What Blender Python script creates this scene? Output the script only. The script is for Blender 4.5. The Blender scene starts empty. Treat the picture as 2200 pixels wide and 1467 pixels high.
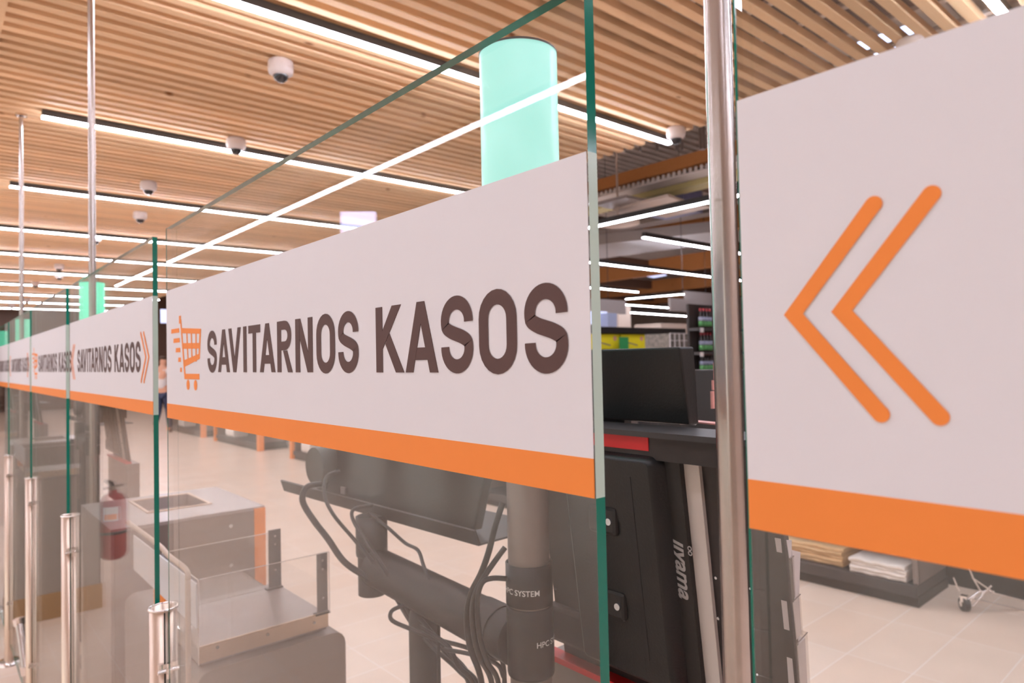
import bpy, bmesh, math, random
from mathutils import Vector, Matrix
random.seed(7)
D = bpy.data
COL = bpy.context.scene.collection
SC = bpy.context.scene
U = 0.9                      # scales whole scene and camera about the floor point below the camera
EYE = 1.7                    # eye height before that scaling

# ------------------------------------------------------------------ camera
YAW, PITCH, ROLL = math.radians(41.0572), math.radians(1.51999), math.radians(-1.20566)
FPX, CX, CY = 1449.1, 1100.0, 733.5
fwd = Vector((math.sin(YAW)*math.cos(PITCH), math.cos(YAW)*math.cos(PITCH), math.sin(PITCH)))
r0 = Vector((math.cos(YAW), -math.sin(YAW), 0)); u0 = r0.cross(fwd)
rgt = r0*math.cos(ROLL) + u0*math.sin(ROLL); upv = -r0*math.sin(ROLL) + u0*math.cos(ROLL)
cam = D.cameras.new('camera'); camo = D.objects.new('camera', cam); COL.objects.link(camo)
M = Matrix((rgt, upv, -fwd)).transposed().to_4x4(); M.translation = Vector((0, 0, EYE*U))
camo.matrix_world = M
cam.sensor_width = 36; cam.lens = FPX/2200*36; cam.clip_start = 0.01; cam.clip_end = 200
cam.dof.use_dof = True; cam.dof.focus_distance = 0.72*U; cam.dof.aperture_fstop = 9.0
SC.camera = camo

# ------------------------------------------------------------------ world, exposure, lamps' strength
w = D.worlds.new('world'); SC.world = w; w.use_nodes = True
w.node_tree.nodes['Background'].inputs[0].default_value = (1.0, 0.97, 0.94, 1)
w.node_tree.nodes['Background'].inputs[1].default_value = 2.0
SC.view_settings.view_transform = 'Standard'; SC.view_settings.look = 'None'
SC.view_settings.gamma = 1; SC.view_settings.exposure = 0.47
STRIP = 42.0                 # radiance of the linear ceiling lamps
STRIP_COL = (1.0, 1.035, 1.20)

# ------------------------------------------------------------------ pixel <-> place helpers
EYEV = Vector((0, 0, EYE))
def ray(x, y): return rgt*((x-CX)/FPX) - upv*((y-CY)/FPX) + fwd
def atd(x, y, t): return ray(x, y)*t + EYEV
def onx(x, y, X): r = ray(x, y); return r*(X/r.x) + EYEV
def ony(x, y, Y): r = ray(x, y); return r*(Y/r.y) + EYEV
def onz(x, y, Z): r = ray(x, y); return r*((Z-EYE)/r.z) + EYEV

# ------------------------------------------------------------------ materials
def new_mat(name):
    m = D.materials.new(name); m.use_nodes = True
    nt = m.node_tree; b = nt.nodes['Principled BSDF']
    return m, nt, b
def mat(name, col, rough=0.5, metal=0.0, var=0.06, scale=30.0, bump=0.0, spec=0.5, coat=0.0):
    m, nt, b = new_mat(name)
    b.inputs['Roughness'].default_value = rough; b.inputs['Metallic'].default_value = metal
    b.inputs['Specular IOR Level'].default_value = spec; b.inputs['Coat Weight'].default_value = coat
    tc = nt.nodes.new('ShaderNodeTexCoord'); n = nt.nodes.new('ShaderNodeTexNoise')
    n.inputs['Scale'].default_value = scale; n.inputs['Detail'].default_value = 3
    nt.links.new(tc.outputs['Object'], n.inputs['Vector'])
    mix = nt.nodes.new('ShaderNodeMix'); mix.data_type = 'RGBA'
    mix.inputs[6].default_value = tuple(c*(1-var) for c in col) + (1,)
    mix.inputs[7].default_value = tuple(min(1, c*(1+var)) for c in col) + (1,)
    nt.links.new(n.outputs['Fac'], mix.inputs[0]); nt.links.new(mix.outputs[2], b.inputs['Base Color'])
    if bump:
        bp = nt.nodes.new('ShaderNodeBump'); bp.inputs['Strength'].default_value = bump
        bp.inputs['Distance'].default_value = 0.002
        nt.links.new(n.outputs['Fac'], bp.inputs['Height']); nt.links.new(bp.outputs[0], b.inputs['Normal'])
    return m
def emit(name, col, s, rough=0.3):
    m, nt, b = new_mat(name)
    b.inputs['Base Color'].default_value = (0.05, 0.05, 0.05, 1)
    b.inputs['Roughness'].default_value = rough
    b.inputs['Emission Color'].default_value = tuple(col) + (1,)
    b.inputs['Emission Strength'].default_value = s
    return m
def glass(name, tint, k=1.0, f0=0.04):
    m = D.materials.new(name); m.use_nodes = True; nt = m.node_tree; nt.nodes.clear()
    N = nt.nodes.new; L = nt.links.new
    out = N('ShaderNodeOutputMaterial'); mx = N('ShaderNodeMixShader')
    tr = N('ShaderNodeBsdfTransparent'); tr.inputs[0].default_value = tuple(tint) + (1,)
    gl = N('ShaderNodeBsdfGlossy'); gl.inputs['Roughness'].default_value = 0.0
    ge = N('ShaderNodeNewGeometry'); dp = N('ShaderNodeVectorMath'); dp.operation = 'DOT_PRODUCT'
    L(ge.outputs['Normal'], dp.inputs[0]); L(ge.outputs['Incoming'], dp.inputs[1])
    def math_(op, a, b=None):
        n = N('ShaderNodeMath'); n.operation = op
        for i, v in enumerate((a, b)):
            if v is None: continue
            if isinstance(v, (int, float)): n.inputs[i].default_value = v
            else: L(v, n.inputs[i])
        return n.outputs[0]
    c = math_('ABSOLUTE', dp.outputs['Value']); c = math_('SUBTRACT', 1.0, c); c = math_('POWER', c, 5.0)
    c = math_('MULTIPLY', c, 1-f0); c = math_('ADD', c, f0); c = math_('MULTIPLY', c, k); c = math_('MINIMUM', c, 0.95)
    L(c, mx.inputs[0]); L(tr.outputs[0], mx.inputs[1]); L(gl.outputs[0], mx.inputs[2]); L(mx.outputs[0], out.inputs[0])
    return m
def wood(name, ca, cb, pitch=0.0, gscale=1.0, rough=0.55):
    m, nt, b = new_mat(name); N = nt.nodes.new; L = nt.links.new
    tc = N('ShaderNodeTexCoord'); mp = N('ShaderNodeMapping')
    mp.inputs['Scale'].default_value = (0.9*gscale, 22*gscale, 22*gscale)
    L(tc.outputs['Object'], mp.inputs[0])
    n = N('ShaderNodeTexNoise'); n.inputs['Scale'].default_value = 1.6; n.inputs['Detail'].default_value = 4
    L(mp.outputs[0], n.inputs['Vector'])
    r = N('ShaderNodeMix'); r.data_type = 'RGBA'; r.inputs[6].default_value = ca + (1,); r.inputs[7].default_value = cb + (1,)
    L(n.outputs['Fac'], r.inputs[0]); last = r.outputs[2]
    # knots
    v = N('ShaderNodeTexVoronoi'); v.inputs['Scale'].default_value = 2.6
    mp2 = N('ShaderNodeMapping'); mp2.inputs['Scale'].default_value = (0.75, 1.5, 0.35); L(tc.outputs['Object'], mp2.inputs[0]); L(mp2.outputs[0], v.inputs['Vector'])
    cr = N('ShaderNodeValToRGB'); cr.color_ramp.elements[0].position = 0.03; cr.color_ramp.elements[0].color = (0.36, 0.2, 0.12, 1)
    cr.color_ramp.elements[1].position = 0.085; cr.color_ramp.elements[1].color = (1, 1, 1, 1)
    L(v.outputs['Distance'], cr.inputs[0])
    mu = N('ShaderNodeMix'); mu.data_type = 'RGBA'; mu.blend_type = 'MULTIPLY'; mu.inputs[0].default_value = 1
    L(last, mu.inputs[6]); L(cr.outputs[0], mu.inputs[7]); last = mu.outputs[2]
    if pitch:
        sx = N('ShaderNodeSeparateXYZ'); L(tc.outputs['Object'], sx.inputs[0])
        d = N('ShaderNodeMath'); d.operation = 'DIVIDE'; L(sx.outputs[1], d.inputs[0]); d.inputs[1].default_value = pitch
        f = N('ShaderNodeMath'); f.operation = 'ROUND'; L(d.outputs[0], f.inputs[0])
        wn = N('ShaderNodeTexWhiteNoise'); wn.noise_dimensions = '1D'; L(f.outputs[0], wn.inputs['W'])
        hs = N('ShaderNodeHueSaturation'); mr = N('ShaderNodeMapRange'); mr.inputs[3].default_value = 0.84; mr.inputs[4].default_value = 1.08
        L(wn.outputs['Value'], mr.inputs[0]); L(mr.outputs[0], hs.inputs['Value']); L(last, hs.inputs['Color']); last = hs.outputs[0]
    L(last, b.inputs['Base Color']); b.inputs['Roughness'].default_value = rough
    b.inputs['Specular IOR Level'].default_value = 0.12
    return m

def floor_mat():
    m, nt, b = new_mat('floor_tiles'); N = nt.nodes.new; L = nt.links.new
    tc = N('ShaderNodeTexCoord'); mp = N('ShaderNodeMapping')
    mp.inputs['Location'].default_value = (-4.6*U, -1.352*U, 0)
    L(tc.outputs['Object'], mp.inputs[0])
    br = N('ShaderNodeTexBrick'); br.offset = 0; br.inputs['Scale'].default_value = 1
    br.inputs['Brick Width'].default_value = 0.67*U; br.inputs['Row Height'].default_value = 0.338*U
    br.inputs['Mortar Size'].default_value = 0.0028; br.inputs['Mortar Smooth'].default_value = 0.2
    br.inputs['Color1'].default_value = (0.84, 0.66, 0.53, 1); br.inputs['Color2'].default_value = (0.87, 0.71, 0.59, 1)
    br.inputs['Mortar'].default_value = (0.93, 0.84, 0.78, 1)
    L(mp.outputs[0], br.inputs['Vector'])
    n = N('ShaderNodeTexNoise'); n.inputs['Scale'].default_value = 3.5; n.inputs['Detail'].default_value = 6; L(tc.outputs['Object'], n.inputs['Vector'])
    mr = N('ShaderNodeMapRange'); mr.inputs[3].default_value = 0.9; mr.inputs[4].default_value = 1.08; L(n.outputs['Fac'], mr.inputs[0])
    hs = N('ShaderNodeHueSaturation'); L(mr.outputs[0], hs.inputs['Value']); L(br.outputs['Color'], hs.inputs['Color'])
    L(hs.outputs[0], b.inputs['Base Color']); b.inputs['Roughness'].default_value = 0.28; b.inputs['Specular IOR Level'].default_value = 0.45
    return m

MT = {}
MT['floor'] = floor_mat()
MT['slat'] = wood('pine_slat', (0.86, 0.54, 0.31), (0.93, 0.68, 0.43), pitch=0.155*U)
MT['glulam'] = wood('glulam_beam', (0.50, 0.20, 0.07), (0.58, 0.26, 0.10), gscale=0.6)
MT['film'] = mat('white_film', (0.78, 0.765, 0.805), 0.55, var=0.01, spec=0.2)
MT['orange'] = mat('orange_film', (0.92, 0.285, 0.062), 0.55, var=0.015, scale=60, spec=0.2)
MT['brown'] = mat('brown_letter_film', (0.115, 0.064, 0.058), 0.55, var=0.03, spec=0.2)
MT['glass'] = glass('clear_glass', (0.95, 0.96, 0.945), 0.8, 0.078)
MT['acrylic'] = glass('clear_acrylic', (0.97, 0.96, 0.95), 1.4)
MT['glassedge'] = mat('green_glass_edge', (0.0, 0.17, 0.115), 0.12, var=0.35, scale=4, spec=0.35)
MT['paleedge'] = mat('pale_glass_edge', (0.50, 0.62, 0.54), 0.2, var=0.04, scale=12)
MT['acredge'] = mat('acrylic_edge', (0.85, 0.78, 0.74), 0.3)
MT['steel'] = mat('brushed_steel', (0.52, 0.46, 0.43), 0.27, 1.0, var=0.05, scale=50)
MT['chrome'] = mat('polished_steel', (0.86, 0.82, 0.80), 0.10, 1.0, var=0.02)
MT['post'] = mat('post_steel', (0.74, 0.60, 0.50), 0.36, 1.0, var=0.02)
MT['black'] = mat('black_powder_coat', (0.014, 0.011, 0.010), 0.45, var=0.15, scale=220, bump=0.15)
MT['blackp'] = mat('black_plastic', (0.010, 0.010, 0.010), 0.38, var=0.1, scale=300, bump=0.2)
MT['rubber'] = mat('black_cable_rubber', (0.012, 0.011, 0.012), 0.4)
MT['dark'] = mat('dark_brown_panel', (0.030, 0.021, 0.019), 0.5, var=0.08, scale=150)
MT['darkgrey'] = mat('charcoal_metal', (0.05, 0.044, 0.044), 0.5)
MT['grey'] = mat('warm_grey_metal', (0.25, 0.20, 0.18), 0.42, 0.2, var=0.05)
MT['lgrey'] = mat('light_grey_metal', (0.42, 0.36, 0.34), 0.4, 0.3)
MT['alu'] = mat('champagne_aluminium', (0.68, 0.50, 0.36), 0.35, 0.6)
MT['red'] = mat('red_trim', (0.62, 0.012, 0.016), 0.4)
MT['exred'] = mat('extinguisher_red', (0.42, 0.012, 0.015), 0.22, coat=0.5)
MT['white'] = mat('white_paint', (0.78, 0.72, 0.70), 0.5, var=0.02)
MT['offwhite'] = mat('off_white_strip', (0.62, 0.54, 0.49), 0.5, var=0.05, scale=8)
MT['wallw'] = mat('wall_paint_grey', (0.50, 0.45, 0.40), 0.7, var=0.02)
MT['cream'] = mat('cream_panel', (0.66, 0.52, 0.43), 0.6)
MT['deck'] = mat('corrugated_deck', (0.74, 0.66, 0.61), 0.6, var=0.05)
MT['browndeck'] = mat('brown_roof_panel', (0.13, 0.065, 0.042), 0.6)
MT['tan'] = mat('tan_baseboard', (0.58, 0.34, 0.14), 0.5)
MT['lamp'] = emit('strip_diffuser', STRIP_COL, STRIP)
MT['lamp_dim'] = emit('strip_diffuser_approach', STRIP_COL, STRIP*0.55)
MT['green'] = None
MT['yellow'] = mat('yellow_card', (0.85, 0.72, 0.02), 0.5)
MT['ytray'] = mat('yellow_tray', (0.70, 0.60, 0.28), 0.5)
MT['greensign'] = mat('green_card', (0.03, 0.27, 0.08), 0.5)
MT['blue'] = mat('blue_grey_metal', (0.19, 0.19, 0.33), 0.5)
MT['beige_cloth'] = mat('beige_cloth', (0.72, 0.47, 0.25), 0.9, var=0.15, bump=0.5)
MT['white_cloth'] = mat('white_cloth', (0.84, 0.76, 0.70), 0.9, var=0.08, bump=0.5)
MT['redprint'] = mat('red_printed_pack', (0.22, 0.05, 0.045), 0.4, var=0.6, scale=45)
MT['screen'] = emit('lit_screen', (0.62, 0.66, 1.0), 1.1)
MT['daylight'] = emit('daylight_pane', (0.60, 0.68, 1.0), 3.0)
MT['jeans'] = mat('blue_denim', (0.03, 0.04, 0.085), 0.8, var=0.2)
MT['shirt'] = mat('grey_shirt', (0.58, 0.54, 0.53), 0.85)
MT['skin'] = mat('skin', (0.55, 0.28, 0.18), 0.55)
MT['hair'] = mat('brown_hair', (0.06, 0.03, 0.015), 0.6)
MT['shoe'] = mat('brown_shoe', (0.10, 0.04, 0.02), 0.5)
MT['leafletpaper'] = mat('leaflet_paper', (0.62, 0.54, 0.54), 0.5, var=0.08, scale=40)
MT['pink'] = mat('pink_print', (0.75, 0.35, 0.30), 0.5, var=0.3, scale=60)
MT['lens'] = mat('smoked_dome', (0.01, 0.01, 0.012), 0.08, coat=0.6)
MT['camwhite'] = mat('camera_housing', (0.72, 0.62, 0.58), 0.45, var=0.02)
MT['bottle'] = mat('dark_bottle', (0.02, 0.012, 0.012), 0.2)
MT['redcap'] = mat('red_cap', (0.35, 0.03, 0.04), 0.4)
MT['lblg'] = mat('green_label', (0.12, 0.36, 0.12), 0.5)
MT['lblb'] = mat('pale_blue_label', (0.35, 0.38, 0.52), 0.5)
MT['silver'] = mat('silver_letters', (0.42, 0.40, 0.40), 0.4, 0.5)
MT['wletter'] = mat('white_letters', (0.75, 0.72, 0.70), 0.5)
MT['screw'] = mat('screw_zinc', (0.60, 0.63, 0.66), 0.25, 0.9)

# green signal lamp: glowing tube, a little deeper in hue at the rim where the wall of the tube is seen edge-on
def green_mat():
    m, nt, b = new_mat('green_lamp_tube')
    b.inputs['Base Color'].default_value = (0.08, 0.25, 0.20, 1); b.inputs['Roughness'].default_value = 0.4
    b.inputs['Emission Strength'].default_value = 1.0
    b.inputs['Emission Color'].default_value = (0.31, 0.61, 0.56, 1)
    return m
MT['green'] = green_mat()

# ------------------------------------------------------------------ mesh builder (world coordinates before the scene scaling)
class MB:
    def __init__(s): s.v = []; s.f = []; s.m = []; s.s = []
    def add(s, vs, fs, mi=0, smooth=False):
        o = len(s.v); s.v += [Vector(v) for v in vs]
        for f in fs: s.f.append([i+o for i in f]); s.m.append(mi); s.s.append(smooth)
        return s
    def box(s, a, b, mi=0, faces=None):
        x0, x1 = sorted((a[0], b[0])); y0, y1 = sorted((a[1], b[1])); z0, z1 = sorted((a[2], b[2]))
        vs = [(x0,y0,z0),(x1,y0,z0),(x1,y1,z0),(x0,y1,z0),(x0,y0,z1),(x1,y0,z1),(x1,y1,z1),(x0,y1,z1)]
        fs = [(0,3,2,1),(4,5,6,7),(0,1,5,4),(1,2,6,5),(2,3,7,6),(3,0,4,7)]
        if faces:
            for f, m_ in zip(fs, faces): s.add(vs, [f], m_)
            return s
        return s.add(vs, fs, mi)
    def rbox(s, a, b, r, mi=0, ax=2, n=4):           # box whose edges along axis ax are rounded
        a = Vector(a); b = Vector(b); i, j = [(1,2),(0,2),(0,1)][ax]
        lo = [min(a[k], b[k]) for k in range(3)]; hi = [max(a[k], b[k]) for k in range(3)]
        pts = []
        for (ci, cj, a0) in ((hi[i]-r, hi[j]-r, 0), (lo[i]+r, hi[j]-r, 90), (lo[i]+r, lo[j]+r, 180), (hi[i]-r, lo[j]+r, 270)):
            for k in range(n+1):
                t = math.radians(a0+90*k/n); pts.append((ci+r*math.cos(t), cj+r*math.sin(t)))
        vs = []
        for h in (lo[ax], hi[ax]):
            for p in pts:
                v = [0,0,0]; v[i] = p[0]; v[j] = p[1]; v[ax] = h; vs.append(v)
        N = len(pts)
        s.add(vs, [list(range(N))[::-1], list(range(N, 2*N))], mi)
        return s.add(vs, [(k, (k+1) % N, N+(k+1) % N, N+k) for k in range(N)], mi, True)
    def hexa(s, p8, mi=0):                            # 4 bottom + 4 top points
        return s.add(p8, [(0,3,2,1),(4,5,6,7),(0,1,5,4),(1,2,6,5),(2,3,7,6),(3,0,4,7)], mi)
    def prism(s, pts, d, mi=0):                       # polygon pushed along d
        d = Vector(d); n = len(pts); vs = [Vector(p) for p in pts] + [Vector(p)+d for p in pts]
        return s.add(vs, [list(range(n))[::-1], list(range(n, 2*n))] + [(k, (k+1) % n, n+(k+1) % n, n+k) for k in range(n)], mi)
    def cyl(s, p0, p1, r0_, r1_=None, n=24, mi=0, caps=True):
        p0 = Vector(p0); p1 = Vector(p1); r1_ = r0_ if r1_ is None else r1_
        d = (p1-p0).normalized(); a = d.orthogonal().normalized(); b = d.cross(a)
        vs = []
        for p, r in ((p0, r0_), (p1, r1_)):
            for k in range(n):
                t = 2*math.pi*k/n; vs.append(p + a*(r*math.cos(t)) + b*(r*math.sin(t)))
        s.add(vs, [(k, (k+1) % n, n+(k+1) % n, n+k) for k in range(n)], mi, True)
        if caps: s.add(vs, [list(range(n))[::-1], list(range(n, 2*n))], mi)
        return s
    def lathe(s, c, prof, n=32, mi=0):                # profile [(r, z)] about the vertical through c
        c = Vector(c); vs = []
        for r, z in prof:
            for k in range(n):
                t = 2*math.pi*k/n; vs.append(c + Vector((r*math.cos(t), r*math.sin(t), z)))
        fs = []
        for j in range(len(prof)-1):
            for k in range(n): fs.append((j*n+k, j*n+(k+1) % n, (j+1)*n+(k+1) % n, (j+1)*n+k))
        return s.add(vs, fs, mi, True)
    def tube(s, pts, r, n=10, mi=0, sub=6, smooth=True):
        P = [Vector(p) for p in pts]
        if smooth and len(P) > 2:
            Q = []
            for i in range(len(P)-1):
                p0 = P[max(i-1, 0)]; p1 = P[i]; p2 = P[i+1]; p3 = P[min(i+2, len(P)-1)]
                for k in range(sub):
                    t = k/sub; Q.append(0.5*((2*p1)+(p2-p0)*t+(2*p0-5*p1+4*p2-p3)*t*t+(3*p1-p0-3*p2+p3)*t*t*t))
            Q.append(P[-1]); P = Q
        a = None; vs = []
        for i, p in enumerate(P):
            d = (P[min(i+1, len(P)-1)] - P[max(i-1, 0)]).normalized()
            a = d.orthogonal().normalized() if a is None else (a - d*a.dot(d)).normalized()
            b = d.cross(a)
            for k in range(n):
                t = 2*math.pi*k/n; vs.append(p + a*(r*math.cos(t)) + b*(r*math.sin(t)))
        m_ = len(P)
        s.add(vs, [(j*n+k, j*n+(k+1) % n, (j+1)*n+(k+1) % n, (j+1)*n+k) for j in range(m_-1) for k in range(n)], mi, True)
        s.add(vs, [list(range(n))[::-1], list(range((m_-1)*n, m_*n))], mi)
        return s
    def build(s, name, mats, parent=None, loc=None, bevel=0.0):
        me = D.meshes.new(name); base = Vector(loc) if loc is not None else Vector((0,0,0))
        if parent is not None:
            p = parent
            while p is not None: base = base + Vector(p.get('_loc', (0,0,0))); p = p.parent
        me.from_pydata([(v-base)*U for v in s.v], [], s.f); me.update()
        mats = mats if isinstance(mats, (list, tuple)) else [mats]
        for m_ in mats: me.materials.append(MT[m_] if isinstance(m_, str) else m_)
        me.polygons.foreach_set('material_index', s.m); me.polygons.foreach_set('use_smooth', s.s)
        o = D.objects.new(name, me); COL.objects.link(o)
        if parent is not None: o.parent = parent
        if loc is not None and parent is None: o.location = Vector(loc)*U; o['_loc'] = tuple(loc)
        if bevel:
            b = o.modifiers.new('bevel', 'BEVEL'); b.width = bevel*U; b.segments = 2; b.limit_method = 'ANGLE'
        return o
def tag(o, label=None, cat=None, group=None, kind=None):
    if label: o['label'] = label
    if cat: o['category'] = cat
    if group: o['group'] = group
    if kind: o['kind'] = kind
    return o
def thing(name, label, cat, loc, group=None):
    o = D.objects.new(name, None); COL.objects.link(o); o.empty_display_size = 0.05
    o.location = Vector(loc)*U; o['_loc'] = tuple(loc)
    return tag(o, label, cat, group)
def struct(o): o['kind'] = 'structure'; return o
def kids(o): return [c for c in D.objects if c.parent == o]
def dup(o, shift=None, label=None, parent=None):
    c = o.copy(); COL.objects.link(c); c.parent = parent
    if shift is not None: c.location = o.location + Vector(shift)*U
    if label: c['label'] = label
    for k in kids(o):
        if k is not c: dup(k, parent=c)
    return c

# ------------------------------------------------------------------ the room
WX0, WX1, WY0, WY1 = -9.0, 40.0, -5.0, 34.0
struct(MB().box((WX0, WY0, -0.1), (WX1, WY1, 0)).build('floor', 'floor'))
# slatted pine ceiling over the checkout zone
sb = MB(); Y = 0.31
while Y < 32.8:
    sb.box((0.40, Y-0.036, 4.06), (6.05, Y+0.036, 4.127)); Y += 0.155
struct(sb.build('ceiling', 'slat'))
hb = MB()
for k in range(12):
    X = 0.75 + k*0.46; hb.box((X-0.028, 0.1, 4.128), (X+0.028, 3.29, 4.16))
struct(hb.build('trim_1', 'white'))
# roof above everything
rb = MB()
ny = 0
rb.box((WX0, WY0, 6.3), (WX1, WY1, 6.4))
struct(rb.build('ceiling_roof_deck', 'deck'))
cb = MB(); Y = -4.9
while Y < WY1: cb.box((6.2, Y, 6.24), (WX1, Y+0.10, 6.299)); Y += 0.24
struct(cb.build('ceiling_deck_ribs', 'deck'))
# pale board added to bounce light into the slat gaps, then the dark plenum
struct(MB().box((0.38, 3.3, 4.129), (6.03, 33, 4.145)).build('ceiling_bounce_board', 'slat'))
struct(MB().box((0.38, -4.9, 4.75), (6.6, 3.3, 4.8)).build('ceiling_plenum', 'browndeck'))
# lighter ceiling on the approach side
struct(MB().box((WX0, WY0, 4.12), (0.2, WY1, 4.2)).build('ceiling_approach', 'cream'))
struct(MB().box((0.2, WY0, 4.06), (0.40, WY1, 4.2)).build('trim_2', 'slat'))
# walls
struct(MB().box((WX0, WY1, 0), (WX1, WY1+0.2, 6.3)).build('wall_back', 'browndeck'))
struct(MB().box((WX1, WY0, 0), (WX1+0.2, WY1, 6.3)).build('wall_right', 'cream'))
struct(MB().box((WX0, WY0-0.2, 0), (WX1, WY0, 6.3)).build('wall_front', 'cream'))
wl = MB(); wl.box((WX0-0.2, WY0, 3.2), (WX0, WY1, 6.3)); wl.box((WX0-0.2, WY0, 0), (WX0, WY1, 0.5))
Y = WY0
while Y < WY1: wl.box((WX0-0.2, Y, 0.5), (WX0, Y+0.9, 3.2)); Y += 3.0
struct(wl.build('wall_left', 'wallw'))
wp = MB(); Y = WY0+0.9
while Y < WY1-2: wp.box((WX0-0.10, Y, 0.5), (WX0-0.09, Y+2.1, 3.2)); Y += 3.0
struct(wp.build('window_1', 'glass'))

# ------------------------------------------------------------------ linear lamps
def strip_lamp(a, b, label, group, w_=0.056, h=0.072, m_='lamp'):
    a = Vector(a); b = Vector(b); c = (a+b)/2
    t = thing('linear_ceiling_light', label, 'ceiling light', c, group)
    d = (b-a).normalized(); sd = Vector((-d.y, d.x, 0))*(w_/2); up = Vector((0,0,1))
    hz = MB().hexa([a-sd*1.15+up*0.014, b-sd*1.15+up*0.014, b+sd*1.15+up*0.014, a+sd*1.15+up*0.014,
                    a-sd*1.15+up*h, b-sd*1.15+up*h, b+sd*1.15+up*h, a+sd*1.15+up*h])
    hz.build('housing', 'darkgrey', t)
    MB().hexa([a-sd, b-sd, b+sd, a+sd, a-sd+up*0.014, b-sd+up*0.014, b+sd+up*0.014, a+sd+up*0.014]).build('diffuser', m_, t)
    return t
ords = ['nearest', 'second nearest', 'third', 'fourth', 'fifth', 'sixth', 'seventh', 'eighth', 'ninth', 'tenth', 'eleventh']
G = 'linear lamps across the slatted ceiling'
for i, Yy in enumerate((1.20, 4.30, 7.36, 10.42, 13.6, 16.5, 19.45, 22.4, 25.35, 28.3, 31.2)):
    strip_lamp((0.80, Yy, 3.985), (6.06, Yy, 3.985), 'white linear lamp across the pine slat ceiling, %s row from the camera' % ords[i], G)
for Yy in (-1.85, -4.4):  # unseen rows added to brighten the floor at the right
    strip_lamp((0.80, Yy, 3.985), (6.06, Yy, 3.985), 'added white linear lamp behind the camera, brightening the floor', 'added linear lamps behind the camera')
# over the approach side: first mirrored in the glass, others added to light the signs
strip_lamp((-3.24, 3.45, 3.95), (-3.24, 21.2, 3.95), 'long white linear lamp over the approach side, mirrored in the glass', 'lamps over the approach side', m_='lamp_dim')
strip_lamp((-6.6, -3, 3.95), (-6.6, 21.2, 3.95), 'long white linear lamp over the approach side, unseen, added to light the signs, by the windows', 'lamps over the approach side', m_='lamp_dim')
strip_lamp((-0.6, -4, 3.95), (-0.6, 21.2, 3.95), 'long white linear lamp over the approach side, unseen, added to light the signs, next to the slats', 'lamps over the approach side', m_='lamp_dim')

# ------------------------------------------------------------------ dome cameras
def dome_camera(p, label, s=1.0):
    x, y = p.x, p.y
    t = thing('dome_camera', label, 'security camera', (x, y, 4.06), 'dome cameras under the ceiling')
    MB().lathe((x, y, 4.06), [(0.0, 0.0), (0.085*s, 0.0), (0.095*s, -0.012*s), (0.097*s, -0.07*s), (0.09*s, -0.10*s), (0.06*s, -0.118*s), (0.055*s, -0.118*s), (0.0, -0.112*s)]).build('housing', 'camwhite', t)
    pr = [(0.058*s*math.cos(math.radians(a)), -0.115*s-0.055*s*math.sin(math.radians(a))) for a in range(0, 91, 15)]
    MB().lathe((x, y, 4.06), pr).build('dome', 'lens', t)
    return t
for (px, py, lb) in ((603, 134, 'white dome camera nearest on the slats, left of the long bright lamp'),
                     (507, 300, 'white dome camera over the third lamp row'),
                     (319, 392, 'white dome camera between the third and fourth lamp rows'),
                     (301, 457, 'white dome camera just behind the fourth lamp row'),
                     (205, 506, 'small dome camera beside the tall steel pole'),
                     (127, 568, 'far dome camera in front of the seventh lamp row'),
                     (127, 588, 'far dome camera right behind the seventh lamp row'),
                     (76, 606, 'tiny far dome camera on the eighth lamp row'),
                     (58, 642, 'tiny far dome camera on the tenth lamp row'),
                     (25, 654, 'tiny far dome camera near the back wall')):
    dome_camera(onz(px, py, 4.05), lb)
dome_camera(onz(1452, 277, 4.05), 'white dome camera at the right end of the second lamp row, on the ceiling edge')
dome_camera(onz(1955, 88, 4.05), 'white dome camera half hidden behind the double arrow sign', 1.0)

# ------------------------------------------------------------------ lettering: condensed grotesk built from strokes
def stroke(mb, pts, w_, F, d, closed=False):
    """pts in sheet coordinates; F maps (u,v) to a place; d = small thickness vector"""
    P = [Vector((p[0], p[1])) for p in pts]; n = len(P); L_, R_ = [], []
    for i in range(n):
        a = P[(i-1) % n] if (closed or i > 0) else None; b = P[(i+1) % n] if (closed or i < n-1) else None
        d1 = (P[i]-a).normalized() if a is not None else None; d2 = (b-P[i]).normalized() if b is not None else None
        if d1 is None: d1 = d2
        if d2 is None: d2 = d1
        t = (d1+d2).normalized(); nn = Vector((-t.y, t.x)); c = max(0.35, nn.dot(Vector((-d1.y, d1.x))))
        L_.append(P[i]+nn*(w_/2/c)); R_.append(P[i]-nn*(w_/2/c))
    m_ = n if closed else n-1; d = lay(d)
    for i in range(m_):
        j = (i+1) % n
        mb.add([F(*q)+d for q in (L_[i], L_[j], R_[j], R_[i])], [(0,1,2,3)])
LAY = [0]
def lay(d):                     # each cut piece of film lies a hair above the one before
    LAY[0] = (LAY[0]+1) % 9; return d*(1+.05*LAY[0])
def poly(mb, pts, F, d): mb.prism([F(*p) for p in pts], lay(d))
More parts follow.
